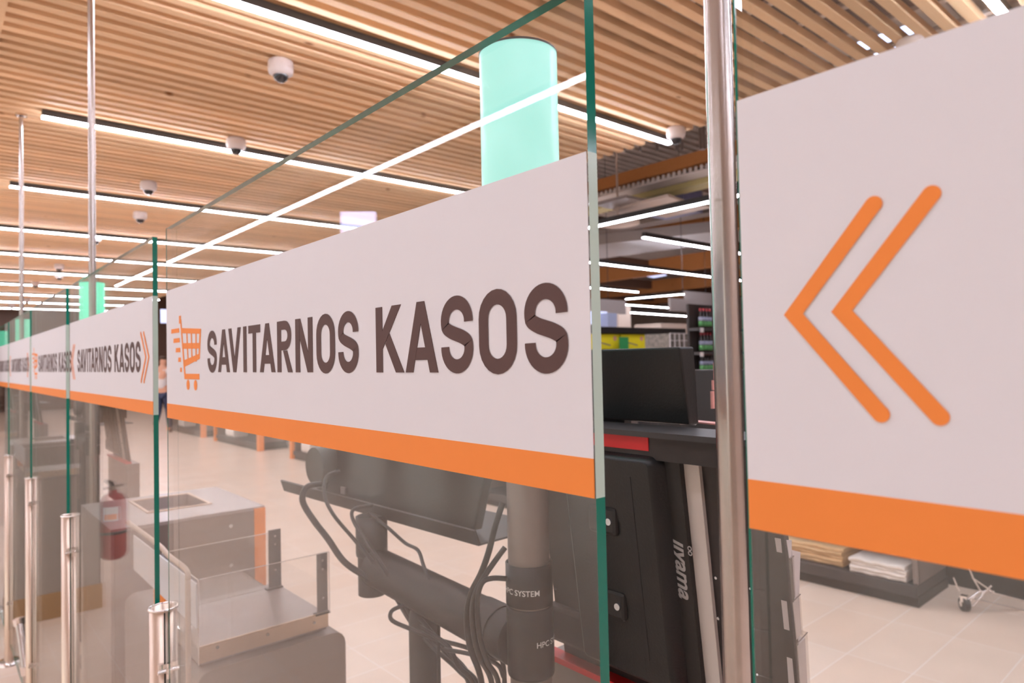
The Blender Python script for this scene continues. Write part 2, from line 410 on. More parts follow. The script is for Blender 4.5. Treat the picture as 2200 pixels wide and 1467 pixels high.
def glyph(mb, ch, x0, H_, F, d, s=1.0):
    W_ = {'S': .0500, 'A': .0575, 'V': .0565, 'I': .0132, 'T': .0470, 'R': .0510, 'N': .0520, 'O': .0510, 'K': .0560}[ch]*s
    st = .0136*s; hz = .0118*s; h = H_
    f = lambda u, v: F(x0+u, v)
    if ch == 'I': poly(mb, [(0,0),(st,0),(st,h),(0,h)], f, d)
    elif ch == 'T':
        poly(mb, [(0,h-hz),(W_,h-hz),(W_,h),(0,h)], f, d); c = W_/2
        poly(mb, [(c-st/2,0),(c+st/2,0),(c+st/2,h-hz),(c-st/2,h-hz)], f, d)
    elif ch == 'A':
        c = W_/2; k = st*1.02
        poly(mb, [(0,0),(k,0),(c+k*.48,h),(c-k*.48,h)], f, d); poly(mb, [(W_-k,0),(W_,0),(c+k*.48,h),(c-k*.48,h)], f, d)
        poly(mb, [(W_*.16,h*.175+0*s),(W_*.84,h*.175),(W_*.76,h*.175+hz*1.05),(W_*.24,h*.175+hz*1.05)], f, d)
        poly(mb, [(W_*.18,h*.175),(W_*.82,h*.175),(W_*.77,h*.34),(W_*.23,h*.34)], f, d)
    elif ch == 'V':
        c = W_/2; k = st*1.02
        poly(mb, [(c-k*.48,0),(c+k*.48,0),(k,h),(0,h)], f, d); poly(mb, [(c-k*.48,0),(c+k*.48,0),(W_,h),(W_-k,h)], f, d)
    elif ch == 'N':
        poly(mb, [(0,0),(st,0),(st,h),(0,h)], f, d); poly(mb, [(W_-st,0),(W_,0),(W_,h),(W_-st,h)], f, d)
        poly(mb, [(W_-st*1.15,0),(W_,0),(st*1.15,h),(0,h)], f, d)
    elif ch == 'K':
        poly(mb, [(0,0),(st,0),(st,h),(0,h)], f, d)
        poly(mb, [(st*.95,h*.34),(W_*.92,h),(W_*.60,h),(st*.95,h*.62)], f, d)
        poly(mb, [(W_*.715,0),(W_,0),(W_*.50,h*.59),(W_*.35,h*.43)], f, d)
    elif ch == 'O':
        rx = (W_-st)/2; ry = .0185*s; y1 = h+.0008*s-hz/2-ry; y0 = -.0008*s+hz/2+ry; c = W_/2
        pts = [(c+rx*math.cos(t*math.pi/12), y1+ry*math.sin(t*math.pi/12)) for t in range(0, 13)]
        pts += [(c+rx*math.cos(t*math.pi/12), y0+ry*math.sin(t*math.pi/12)) for t in range(12, 25)]
        stroke(mb, pts, st*.97, f, d, True)
    elif ch == 'S':
        rx = (W_-st)/2; ry = .0170*s; c = W_/2; y1 = h+.0008*s-hz/2-ry; y0 = -.0008*s+hz/2+ry
        up = [(c+rx*math.cos(math.radians(a)), y1-.0005*s+ry*math.sin(math.radians(a))) for a in range(-4, 197, 10)]
        K_ = [up[-2], up[-1], (c-rx*.80, h*.575), (c-rx*.42, h*.532), (c, h*.5)]
        K_ = K_ + [(2*c-u, h-v) for u, v in K_[:-1]][::-1]
        K_ = [Vector((u, v)) for u, v in K_]; mid = []
        for q in range(1, len(K_)-2):
            for r in range(5):
                t = r/5; a0_, a1_, a2_, a3_ = K_[q-1], K_[q], K_[q+1], K_[q+2]
                mid.append(tuple(0.5*((2*a1_)+(a2_-a0_)*t+(2*a0_-5*a1_+4*a2_-a3_)*t*t+(3*a1_-a0_-3*a2_+a3_)*t*t*t)))
        lo = [(2*c-u, h-v) for u, v in up][::-1]
        stroke(mb, up[:-1] + mid + lo, st*.95, f, d)
    elif ch == 'R':
        poly(mb, [(0,0),(st,0),(st,h),(0,h)], f, d)
        rx = .0155*s; ry = (h-hz)/2-.0150*s; yc = h-hz/2-ry; xc = W_-.0025*s-st/2-rx
        arc = [(xc+rx*math.cos(math.radians(a)), yc+ry*math.sin(math.radians(a))) for a in range(90, -91, -15)]
        stroke(mb, [(st*.5, h-hz/2)] + arc + [(st*.5, yc-ry)], hz*1.03, f, d)
        poly(mb, [(W_-st*1.1,0),(W_,0),(W_*.66,h*.42),(W_*.40,h*.42)], f, d)
    return W_
TXT = [('S',.263),('A',.3185),('V',.3705),('I',.4378),('T',.4600),('A',.5048),('R',.5700),('N',.6312),('O',.6940),('S',.7530),
       ('K',.8420),('A',.9010),('S',.9640),('O',1.0220),('S',1.0820)]
GX = 0.37
def chev(mb, u0, F, d, sgn=1, zt=1.776, zb=1.668, zc=1.722, w_=.0086):
    """one arrow with rounded ends, its point at u0 (sheet coordinates), opening towards +u (sgn=1) or -u"""
    L_ = 0.0505
    P = [(u0+sgn*(L_), zt), (u0+sgn*w_*.72, zc), (u0+sgn*(L_), zb)]
    stroke(mb, P, w_, F, d)
    for (cx_, cz_) in (P[0], P[2]):
        mb.prism([F(cx_+w_/2*math.cos(t*math.pi/10), cz_+w_/2*math.sin(t*math.pi/10)) for t in range(20)], lay(d))
def partition_panel(near, far, kind, label, uoff=0.0):
    t = thing('glass_partition_panel', label, 'glass panel', (GX, (near+far)/2, 0.12), 'glass partition panels with checkout signs')
    X0, X1 = GX, GX+0.0100; ZT, ZS1, ZS0, ZB = 1.981, 1.853, 1.597, 0.12
    g = MB()
    for z0, z1, em in ((ZB, ZS0, 1), (ZS0, ZS1, 2), (ZS1, ZT, 1)):
        vs = [(X0,near,z0),(X1,near,z0),(X1,far,z0),(X0,far,z0),(X0,near,z1),(X1,near,z1),(X1,far,z1),(X0,far,z1)]
        g.add(vs, [(3,0,4,7)], 0); g.add(vs, [(1,2,6,5)], 0); g.add(vs, [(0,1,5,4)], em); g.add(vs, [(2,3,7,6)], 0)
        if z0 == ZB: g.add(vs, [(0,3,2,1)], 1)
        if z1 == ZT: g.add(vs, [(4,5,6,7)], 1)
    g.box((X0-.0002, far-.0012, ZB), (X0+.0010, far, ZT), 1)
    g.build('glass_pane', ['glass', 'glassedge', 'paleedge'], t)
    MB().box((X0-.0006, near+.001, 1.626), (X0-.0001, far-.001, ZS1)).build('sign_film', 'film', t)
    MB().box((X0-.0007, near+.001, ZS0), (X0-.0001, far-.001, 1.626)).build('orange_band', 'orange', t)
    F = lambda u, v: Vector((X0-.0007, far-u, v)); dv = Vector((-.0004, 0, 0))
    T = MB(); Ln = far-near; Wt = .869
    off = 0.0 if kind == 'cart' else (.150+.0 - .263)
    sc_ = 1.0
    if kind != 'cart': sc_ = .965
    for ch, u in TXT:
        uu = u if kind == 'cart' else .155+(u-.263)*sc_
        glyph(T, ch, uu, .0700, lambda a, b: F(a, 1.689+b), dv, sc_)
    T.build('lettering', 'brown', t)
    if kind == 'cart':
        C = MB(); q = lambda pts: poly(C, pts, F, dv)
        q([(.092,1.797),(.104,1.797),(.104,1.782),(.092,1.782)])
        q([(.099,1.79),(.106,1.79),(.1335,1.676),(.1255,1.676)])                # mast
        q([(.1255,1.676),(.216,1.676),(.216,1.686),(.1235,1.686)])              # lower bar
        q([(.107,1.773),(.228,1.766),(.2265,1.757),(.109,1.763)])                # basket top rail
        q([(.115,1.744),(.2235,1.741),(.2215,1.731),(.117,1.733)])
        q([(.1185,1.711),(.216,1.722),(.2195,1.713),(.1205,1.698)])
        q([(.2205,1.766),(.228,1.766),(.2195,1.713),(.2125,1.718)])
        for k in range(1, 4):
            a = .110+k*.0285; b = .121+k*.0245
            q([(a,1.765),(a+.0062,1.765),(b+.0062,1.708),(b,1.708)])
        for (a, b, z) in ((.037,.092,1.7695),(.053,.095,1.7505),(.069,.0985,1.7315),(.084,.1025,1.7128),(.097,.108,1.6935)):
            q([(a,z-.0042),(b,z-.0042),(b-.001,z+.0042),(a+.001,z+.0042)])
        for cu in (.1475, .193):
            C.prism([F(cu+.0095*math.cos(k*math.pi/10), 1.6655+.0095*math.sin(k*math.pi/10)) for k in range(20)], dv)
        C.build('cart_emblem', 'orange', t)
    else:
        C = MB(); chev(C, .026, F, dv); chev(C, .0525, F, dv); C.build('double_arrow', 'orange', t)
        C = MB(); chev(C, Ln-.026, F, dv, -1); chev(C, Ln-.0525, F, dv, -1); C.build('double_arrow', 'orange', t)
    return t
EDGES = [(-.941, .214, 'arrow', 'glass panel nearest the camera with large orange double arrow on white sign'),
         (.335, 1.49, 'cart', 'large glass panel with orange cart and readable brown SAVITARNOS KASOS lettering'),
         (1.60, 2.70, 'arrow', 'glass panel left of the large one, lettering between two orange double arrows'),
         (2.785, 3.79, 'cart', 'narrow looking panel with small blurred cart, between the second and third green edges'),
         (3.85, 4.88, 'arrow', 'far glass panel with blurred lettering, third from the left picture border'),
         (4.95, 6.00, 'cart', 'far glass panel with blurred lettering, cut by the left picture border'),
         (6.08, 7.10, 'arrow', 'most distant glass panel at the left picture border')]
for e in EDGES: partition_panel(*e)

# posts between the panels
def post(Yp, label, group='steel posts holding the glass panels'):
    c = Vector((GX+.005, Yp, 0)); r = .0262; H_ = 1.20
    t = thing('partition_post', label, 'post', (c.x, c.y, 0), group)
    MB().lathe(c, [(r,0.0),(r,H_),(r-.0035,H_),(r-.0035,.9)], 40).build('tube', 'post', t)
    p = MB()
    ring = [(c.x+(r+.0005)*math.cos(a*math.pi/16), c.y+(r+.0005)*math.sin(a*math.pi/16), H_) for a in range(33)]
    p.tube(ring, .0028, 8, smooth=False); p.build('rim', 'chrome', t)
    sl = MB()   # twin gaskets of the slot, on the side facing the aisle
    for dy in (-.0040, .0046):
        sl.box((c.x+dy-.0013, c.y-r-.0008, .2), (c.x+dy+.0013, c.y-r+.002, H_-.004))
    sl.build('slot_gasket', 'rubber', t)
    for zz in (H_-.118, .35):
        cl = MB(); yy = c.y-r-.010
        cl.cyl((c.x-.020, yy, zz), (c.x+.020, yy, zz), .0042, n=12)
        cl.cyl((c.x, yy, zz-.016), (c.x, yy, zz+.014), .0038, n=12)
        cl.cyl((c.x, c.y-r+.004, zz), (c.x, yy-.006, zz), .006, n=12)
        cl.box((c.x-.017, yy+.001, zz+.002), (c.x+.017, c.y-r+.003, zz+.014))
        cl.build('clamp', 'chrome', t)
    MB().lathe(c, [(0,.022),(.05,.022),(.064,.014),(.066,0.0)], 36).build('base_plate', 'chrome', t)
    return t
post(1.553, 'steel post with open round top and black slot, below the large sign\'s left edge')
post(2.745, 'slim steel post with chrome clamp, second from the large sign')
post(3.83, 'slim steel post, third from the large sign')
post(4.925, 'slim steel post at the left picture border with round base plate')
post(6.04, 'most distant steel post behind the others')
post(.272, 'steel post between the two nearest panels, below the picture')
# swing arm of a gate beside the far post
t = thing('gate_arm', 'slanting chrome gate arm beside the leftmost post', 'gate arm', atd(48, 1400, 3.3))
MB().cyl(atd(41, 1336, 3.3), atd(56, 1440, 3.2), .018).build('arm', 'steel', t)
MB().cyl(atd(39, 1328, 3.3), atd(42, 1342, 3.3), .024).build('pivot_cap', 'chrome', t)
MB().cyl(atd(54, 1430, 3.2), atd(57, 1448, 3.2), .022).build('end_fitting', 'chrome', t)
p = atd(56, 1440, 3.2); MB().cyl((p.x, p.y, 0), (p.x, p.y, p.z), .012).build('leg', 'steel', t)

# tall steel poles from floor to ceiling
for (px, py, tz, lb) in ((1549, 300, .82, 'thick steel pole from floor to ceiling, between the two nearest signs'),
                         (197, 300, 3.78, 'thin steel pole rising to the ceiling left of the large sign'),
                         (46, 500, 6.2, 'most distant thin steel pole near the left picture border')):
    c = atd(px, py, tz); t = thing('ceiling_pole', lb, 'pole', (c.x, c.y, 0), 'floor to ceiling poles')
    r = .0178 if tz > 1 else .0162
    MB().cyl((c.x, c.y, .01), (c.x, c.y, 4.06), r, n=40, caps=False).build('tube', 'steel', t)
    MB().lathe((c.x, c.y, 0), [(0,.02),(.05,.02),(.055,0)]).build('base_plate', 'chrome', t)
    MB().lathe((c.x, c.y, 4.04), [(.045,0),(.045,.02),(0,.02)]).build('top_flange', 'chrome', t)

# ------------------------------------------------------------------ checkout mast with the green signal lamp and device arm
def txt_mesh(body, size, shear=0.0, offset=0.0, spacing=1.0):
    cu = D.curves.new('t', 'FONT'); cu.body = body; cu.size = size; cu.shear = shear; cu.offset = offset
    cu.space_character = spacing; cu.resolution_u = 4
    o = D.objects.new('t', cu); COL.objects.link(o)
    dg = bpy.context.evaluated_depsgraph_get(); me = D.meshes.new_from_object(o.evaluated_get(dg))
    vs = [tuple(v.co) for v in me.vertices]; fs = [tuple(p.vertices) for p in me.polygons]
    D.objects.remove(o); D.curves.remove(cu); D.meshes.remove(me)
    return vs, fs
ST = []          # the things of one checkout station, for repeating
LX, LY = .745, .825
def mast():
    t = thing('signal_lamp_mast', 'steel mast with the big glowing green tube, behind the large sign', 'signal lamp', (LX, LY, 0), 'checkout masts with green lamps')
    R_ = .0645; r = .034
    MB().lathe((LX, LY, 0), [(r, 1.72), (R_, 1.72), (R_, 2.205), (R_-.004, 2.205)], 64).build('lamp_tube', 'green', t)
    MB().lathe((LX, LY, 0), [(R_+.0008, 2.2035), (R_+.0008, 2.2070), (0, 2.2075)], 64).build('lamp_cap', 'darkgrey', t)
    MB().cyl((LX, LY, .012), (LX, LY, 1.73), r, n=48).build('pole', 'grey', t)
    MB().lathe((LX, LY, 0), [(0,.014),(.11,.014),(.114,0)], 48).build('base_plate', 'grey', t)
    zc = lambda y: atd(1128, y, 1.12).z
    up = MB().lathe((LX, LY, 0), [(r, zc(1283)), (.0385, zc(1283)), (.0385, zc(1199)), (r+.001, zc(1199))], 48).build('upper_collar', 'black', t)
    lo = MB().lathe((LX, LY, 0), [(r, zc(1430)), (.0375, zc(1430)), (.0385, zc(1425)), (.0385, zc(1292)), (.037, zc(1288)), (r, zc(1288))], 48).build('lower_collar', 'black', t)
    for coll, body, px, py in ((up, 'HPC SYSTEM', 1072, 1256), (lo, 'HPC SYSTEM', 1140, 1361)):
        vs, fs = txt_mesh(body, .0125, 0, .00012)
        # wrap the words round the collar, starting where they start in view
        a0 = math.atan2(*(lambda v: (v.y, v.x))((Vector((0,0,0))-Vector((LX, LY, 0)))))
        lat = (px-1128)/1449*1.12; a1 = a0 + math.asin(max(-.98, min(.98, lat/.0388)))
        z0 = zc(py); m_ = MB()
        m_.add([Vector((LX+.0389*math.cos(a1+v[0]/.0388), LY+.0389*math.sin(a1+v[0]/.0388), z0+v[1])) for v in vs], fs)
        m_.build('lettering', 'wletter', coll)
    # device arm
    zA = 1.24; A0 = Vector((LX-.01, LY+.02, zA)); A1 = onz(812, 1219, zA); dirA = (A1-A0).normalized()
    MB().cyl(A0, A1, .0415, n=36).build('arm', 'black', t)
    MB().cyl(A0+dirA*.04, A0+dirA*.10, .0435, n=36).build('arm_sleeve', 'black', t)
    V0 = A1 + dirA*.03
    vt = MB().cyl((V0.x, V0.y, 1.175), (V0.x, V0.y, 1.352), .0315, n=32)
    vt.build('riser_tube', 'black', t)
    MB().lathe((V0.x, V0.y, 0), [(.030,1.262),(.0345,1.262),(.0355,1.268),(.0355,1.350),(.03,1.35)], 36).build('riser_collar', 'black', t)
    m1 = A0.lerp(A1, .60)
    MB().lathe((m1.x, m1.y, 0), [(.0,1.21),(.027,1.21),(.031,1.185),(.031,.9),(.040,.895),(.040,.02),(.0,.02)], 36).build('support_tube', 'black', t)
    # tray along the partition
    Zt = 1.352; a = onz(610, 1048, Zt); b = onz(1028, 1164, Zt); d = (a-b).normalized(); sd = Vector((d.y, -d.x, 0)); up = Vector((0,0,1))
    pr = [(0,-.008),(.20,-.008),(.20,-.004),(.006,-.004),(-.006,.024),(-.010,.022)]
    MB().prism([b+sd*u+up*v for u, v in pr], a-b).build('tray', 'black', t)
    return t, V0, (b, d, sd)
mst, V0, (TB, TD, TS) = mast(); ST.append((mst, 'steel mast with a glowing green tube'))
# customer terminal on the tray
def terminal():
    up = Vector((0,0,1)); z0 = TB + up*.006
    t = thing('checkout_terminal', 'black flat terminal standing on the tray behind the large glass panel', 'terminal', z0+TD*.25+TS*.06, 'terminals on the trays')
    def along(px, py):      # distance along the tray of a sight line meeting the terminal's back
        n = TS; q = TB+TS*.03; r = ray(px, py); k = (q-EYEV).dot(n)/r.dot(n); return (r*k+EYEV-TB).dot(TD), (r*k+EYEV).z
    u0, _ = along(1017, 1138); u1, _ = along(700, 1080)
    f = [z0+TD*u0+TS*.03, z0+TD*u0+TS*.055, z0+TD*u1+TS*.055, z0+TD*u1+TS*.03]
    MB().hexa(f+[p_+TS*.05+up*.20-TD*.012 for p_ in f]).build('body', 'black', t, bevel=.004)
    hu, hz = along(690, 1000)
    h = TB+TD*hu+TS*.02; h.z = hz
    MB().cyl(h-TS*.01, h+TS*.06, .050, n=32).build('hinge', 'black', t)
    MB().cyl((h.x+TS.x*.03, h.y+TS.y*.03, z0.z), (h.x+TS.x*.03, h.y+TS.y*.03, h.z), .030, n=24).build('neck', 'black', t)
    lu, lz = along(737, 1054); l = TB+TD*lu+TS*.029; l.z = lz
    MB().hexa([l+TD*a_+TS*b_+up*c_ for c_ in (-.009, .009) for a_, b_ in ((-.011,0),(-.011,.004),(.011,.004),(.011,0))]).build('rating_label', 'lgrey', t)
    return t
trm = terminal(); ST.append((trm, 'black flat terminal on its tray'))
# cables
cabs = [([(690,1040,1.62),(660,1046,1.58),(650,1075,1.56),(672,1115,1.54),(705,1158,1.52),(740,1207,1.5),(790,1240,1.47),(850,1275,1.42),(900,1340,1.36),(960,1400,1.3),(1010,1467,1.26)], .0072, 'thickest black cable, looping left of the tray'),
        ([(730,1012,1.6),(702,1024,1.58),(697,1062,1.55),(716,1105,1.52),(762,1160,1.5),(805,1212,1.46),(845,1275,1.4),(885,1340,1.35),(930,1390,1.3),(985,1440,1.25),(1010,1480,1.22)], .0042, 'black cable hanging from the tray underside, second from left'),
        ([(800,1085,1.55),(762,1093,1.52),(757,1112,1.5),(778,1150,1.47),(815,1205,1.42),(860,1275,1.37),(925,1355,1.3),(985,1425,1.25),(1030,1480,1.2)], .0042, 'black cable crossing in front of the vertical riser tube'),
        ([(795,1103,1.5),(835,1135,1.45),(870,1166,1.42),(898,1182,1.38),(910,1215,1.34),(925,1252,1.3),(938,1290,1.27),(942,1318,1.26)], .0036, 'thin black cable drooping right of the riser to the arm'),
        ([(1080,1080,1.1),(1064,1130,1.09),(1050,1185,1.08),(1034,1230,1.08),(1012,1275,1.09),(1003,1325,1.1),(1010,1390,1.1),(1035,1470,1.1)], .0052, 'black cable bowing left of the mast, uppermost of the bundle'),
        ([(1085,1176,1.09),(1062,1207,1.08),(1038,1243,1.07),(1018,1285,1.07),(1016,1345,1.07),(1030,1410,1.07),(1058,1475,1.07)], .0045, 'black cable from mid mast joining the bundle'),
        ([(1088,1243,1.09),(1058,1242,1.07),(1036,1252,1.06),(1026,1290,1.06),(1030,1360,1.06),(1046,1420,1.06),(1072,1475,1.06)], .0042, 'black cable leaving the upper collar sideways'),
        ([(868,1300,1.3),(842,1312,1.29),(842,1332,1.28),(880,1350,1.26),(935,1372,1.23),(1000,1390,1.18),(1055,1412,1.14),(1082,1432,1.13)], .0040, 'black cable looping under the thick arm'),
        ([(900,1345,1.22),(960,1385,1.18),(985,1430,1.16),(1020,1480,1.14)], .0040, 'short black cable crossing below the arm'),
        ([(955,1395,1.15),(1010,1405,1.12),(1065,1425,1.09),(1080,1450,1.08),(1085,1480,1.08)], .0036, 'lowest black cable curling beside the mast')]
for pts, r, lb in cabs:
    P = [atd(*p) for p in pts]; P = P + [P[-1]+Vector((.005,.01,-.12)), P[-1]+Vector((.02,.03,-.5))]
    o = MB().tube(P, r, 10).build('power_cable', 'rubber', None, loc=P[0]); tag(o, lb, 'cable', 'black cables around the mast arm')

# ------------------------------------------------------------------ self checkout kiosk seen from behind
TILT = .125
def KX(z, off=0.0): return .80 + (1.556-z)*TILT + off
def kp(px, py, off=0.0):          # where a sight line meets the leaning back of the kiosk
    r = ray(px, py); # EYE + r*t : x = .80+(1.556-z)*TILT+off
    tt = (.80+(1.556-EYE)*TILT+off)/(r.x+r.z*TILT); return r*tt+EYEV
NB = Vector((-1, 0, -TILT)).normalized()   # out of the kiosk's back, towards the partition
def kiosk():
    t = thing('self_checkout_kiosk', 'black self checkout kiosk seen from behind, leaning back panel and red trim', 'kiosk', (1.0, .62, 0), 'self checkout kiosks')
    zf = onx(1300, 920, .78).z; YL = .835; YR = kp(1681, 1170).y
    # leaning back panel down to the base
    def slab(y0, y1, z0, z1, o0, o1):
        return [(KX(z0,o0),y0,z0),(KX(z0,o1),y0,z0),(KX(z0,o1),y1,z0),(KX(z0,o0),y1,z0),(KX(z1,o0),y0,z1),(KX(z1,o1),y0,z1),(KX(z1,o1),y1,z1),(KX(z1,o0),y1,z1)]
    MB().hexa(slab(YR, .86, .62, 1.556, .011, .0155)).build('back_panel', 'dark', t)
    MB().hexa(slab(YR-.0005, YR+.0035, .62, 1.556, .004, .016)).build('side_rail', 'dark', t)
    MB().box((.90, YR+.02, .02), (1.25, .86, .80)).build('base_cabinet', 'darkgrey', t, bevel=.01)
    MB().box((.88, YR+.01, 0), (1.27, .88, .02)).build('plinth', 'black', t)
    # header and shelf
    MB().box((.778, YR, zf-.008), (.865, .89, zf)).build('shelf', 'darkgrey', t)
    zh = onx(1300, 976, .785).z
    MB().box((.785, YR, zh), (.84, .89, zf-.008)).build('header', 'dark', t)
    a = onx(1300, 929, .784); b = onx(1393, 969, .784)
    MB().box((.7838, b.y, b.z), (.7852, .87, onx(1390, 933, .784).z)).build('red_label', 'red', t)
    # off-white edge strip beside the monitor
    a = kp(1468, 990, .004); b = kp(1500, 990, .004); a2 = kp(1513, 1467, .004); b2 = kp(1547, 1467, .004)
    da = (a2-a); db = (b2-b); ext = 1.35
    MB().hexa([a+da*ext, b+db*ext, b+db*ext+NB*-.008, a+da*ext+NB*-.008, a, b, b+NB*-.008, a+NB*-.008]).build('edge_strip', 'offwhite', t)
    # red ledge line at the foot of the monitor
    q = onx(1245, 1432, .84)
    MB().box((.832, .40, q.z-.006), (.86, .90, q.z+.004)).build('red_trim', 'red', t)
    MB().box((.838, .40, q.z-.25), (.90, .90, q.z-.007)).build('lower_cover', 'grey', t)
    # bracket box and knob left of the monitor
    kb = MB(); a = kp(1180, 1290, -.01); b = kp(1262, 1395, -.01)
    kb.box((min(a.x, b.x)-.01, b.y-.03, b.z-.0), (a.x+.05, a.y+.0, a.z+.0)); kb.build('bracket_box', 'dark', t, bevel=.008)
    k = kp(1272, 1228, -.012); MB().cyl(k, k+Vector((-.008,0,0)), .037, n=32).build('mount_disc', 'black', t)
    MB().cyl(k+Vector((-.008,0,0)), k+Vector((-.016,0,0)), .014, n=24).build('mount_hub', 'steel', t)
    for px, py in ((1178, 1094), (1196, 1263), (1540, 1240), (1545, 1327)):
        k = kp(px, py, -.003); MB().cyl(k, k+NB*.003+Vector((.0,0,0)), .0032 if px < 1300 else .002, n=14).build('screw', 'screw', t)
    for (x0, y0, x1, y1) in ((1615, 1262, 1641, 1268), (1622, 1348, 1650, 1355), (1630, 1446, 1660, 1457)):
        p0 = kp(x0, y0, -.016); p1 = kp(x1, y1, .010)
        MB().cyl(p0+NB*.004, p1, .0016, n=8).build('hook', 'screw', t)
    return t
ks = kiosk(); ST.append((ks, 'black self checkout kiosk'))
def portrait_monitor():
    t = thing('portrait_monitor', 'black portrait monitor seen from behind with grey lettering along its edge', 'monitor', kp(1420, 1250, -.002), 'portrait monitors on the kiosks')
    TL = kp(1240, 985, 0); TR = kp(1466, 992, 0); BR = kp(1512, 1462, 0)
    yR = (TR.y+BR.y)/2; zt = TR.z; zb = zt-.62*0+ -.50
    zb = kp(1420, 1700, 0).z
    def slab(y0, y1, z0, z1, o0, o1):
        return [(KX(z0,o0),y0,z0),(KX(z0,o1),y0,z0),(KX(z0,o1),y1,z0),(KX(z0,o0),y1,z0),(KX(z1,o0),y0,z1),(KX(z1,o1),y0,z1),(KX(z1,o1),y1,z1),(KX(z1,o0),y1,z1)]
    MB().hexa(slab(yR+.0005, yR+.29, zt-.33, zt, -.006, .010)).build('back_shell', 'black', t)
    # raised housing with rounded corners and a long vent
    a = kp(1300, 990, -.028); b = kp(1396, 992, -.028); c = kp(1395, 1445, -.028)
    y0 = b.y; y1 = y0+.175; z1 = b.z; z0 = kp(1345, 1445, -.028).z
    hs = MB(); rr = .010; n = 5
    def ring(o, ins):
        pts = []
        for (cy_, cz_, a0) in ((y0+rr, z1-rr, 90), (y1-rr, z1-rr, 0), (y1-rr, z0+rr, 270), (y0+rr, z0+rr, 180)):
            for k in range(n):
                th = math.radians(a0 + (90-90*k/(n-1)) - (0 if 1 else 0)); rad = rr-ins
                yy = cy_ + (rad*math.cos(th)); zz = cz_ + rad*math.sin(th)
                pts.append((yy, zz))
        return pts
    # simple ring order: walk the rounded rectangle
    def rrect(ins):
        out = []
        for (cy_, cz_, a0) in ((y1-rr, z1-rr, 0), (y0+rr, z1-rr, 90), (y0+rr, z0+rr, 180), (y1-rr, z0+rr, 270)):
            for k in range(n):
                th = math.radians(a0+90*k/(n-1)); out.append((cy_+(rr-ins)*math.cos(th), cz_+(rr-ins)*math.sin(th)))
        return out
    L0 = [(KX(z,-.006), y, z) for y, z in rrect(-.010)]; L1 = [(KX(z,-.022), y, z) for y, z in rrect(-.003)]; L2 = [(KX(z,-.028), y, z) for y, z in rrect(.0)]; L3 = [(KX(z,-.030), y, z) for y, z in rrect(.004)]
    N_ = len(L0); vs = L0+L1+L2+L3
    hs.add(vs, [(j*N_+k, j*N_+(k+1) % N_, (j+1)*N_+(k+1) % N_, (j+1)*N_+k) for j in range(3) for k in range(N_)], 0, True)
    hs.add(L3, [list(range(N_))]); hs.build('housing', 'blackp', t)
    s0 = kp(1350, 1024, -.031); s1 = kp(1392, 1418, -.031)
    v = MB(); w_ = .0028
    ln = []
    ys = (s0.y+s1.y)/2
    for z in (s0.z, s1.z):
        ln.append((KX(z,-.0306), ys-w_, z)); ln.append((KX(z,-.0306), ys+w_, z))
    v.hexa([ln[2], (ln[2][0]+.002, ln[2][1], ln[2][2]), (ln[3][0]+.002, ln[3][1], ln[3][2]), ln[3], ln[0], (ln[0][0]+.002, ln[0][1], ln[0][2]), (ln[1][0]+.002, ln[1][1], ln[1][2]), ln[1]])
    v.build('vent_slot', MT['rubber'], t)
    for (px, py) in ((1311, 1120), (1330, 1302)):
        k = kp(px, py, -.034)
        MB().hexa([(k.x-.002, k.y-.012, k.z-.022), (k.x+.012, k.y-.012, k.z-.022), (k.x+.012, k.y+.045, k.z-.022), (k.x-.002, k.y+.045, k.z-.022),
                   (k.x-.002, k.y-.012, k.z+.022), (k.x+.012, k.y-.012, k.z+.022), (k.x+.012, k.y+.045, k.z+.022), (k.x-.002, k.y+.045, k.z+.022)]).build('mount_lug', 'black', t, bevel=.006)
        MB().cyl(k+Vector((-.002,0,0)), k+Vector((-.0055,0,0)), .0052, n=20).build('screw', 'screw', t)
    # lettering runs down the shell
    p0 = kp(1447, 1158, -.0065); p1 = kp(1459, 1284, -.0065); L_ = (p1-p0).length
    vs, fs = txt_mesh('\u0131\u0131yama', .05, .28, .0012, 1.0)
    xs = [v_[0] for v_ in vs]; x0 = min(xs); k = L_/(max(xs)-x0)
    dn = Vector((TILT, 0, -1)).normalized(); upd = Vector((0, -1, 0)); O = Vector((KX(p0.z,-.0068), p0.y, p0.z))
    hk = .0215/.027 * k * 1.0
    m_ = MB(); m_.add([O + dn*((v_[0]-x0)*k) + upd*(v_[1]*k*.95) for v_ in vs], fs)
    for i in range(2):
        c_ = O + dn*(.0085+.0070*i) + upd*.0262
        r1, r2 = .0036, .0020
        P1 = [c_ + dn*(r1*math.cos(a*math.pi/10)) + upd*(r1*math.sin(a*math.pi/10)) for a in range(20)]
        P2 = [c_ + dn*(r2*math.cos(a*math.pi/10)) + upd*(r2*math.sin(a*math.pi/10)) for a in range(20)]
        m_.add(P1+P2, [(a, (a+1) % 20, 20+(a+1) % 20, 20+a) for a in range(20)])
    m_.build('lettering', 'silver', t)
    return t
pm = portrait_monitor(); ST.append((pm, 'black portrait monitor seen from behind'))
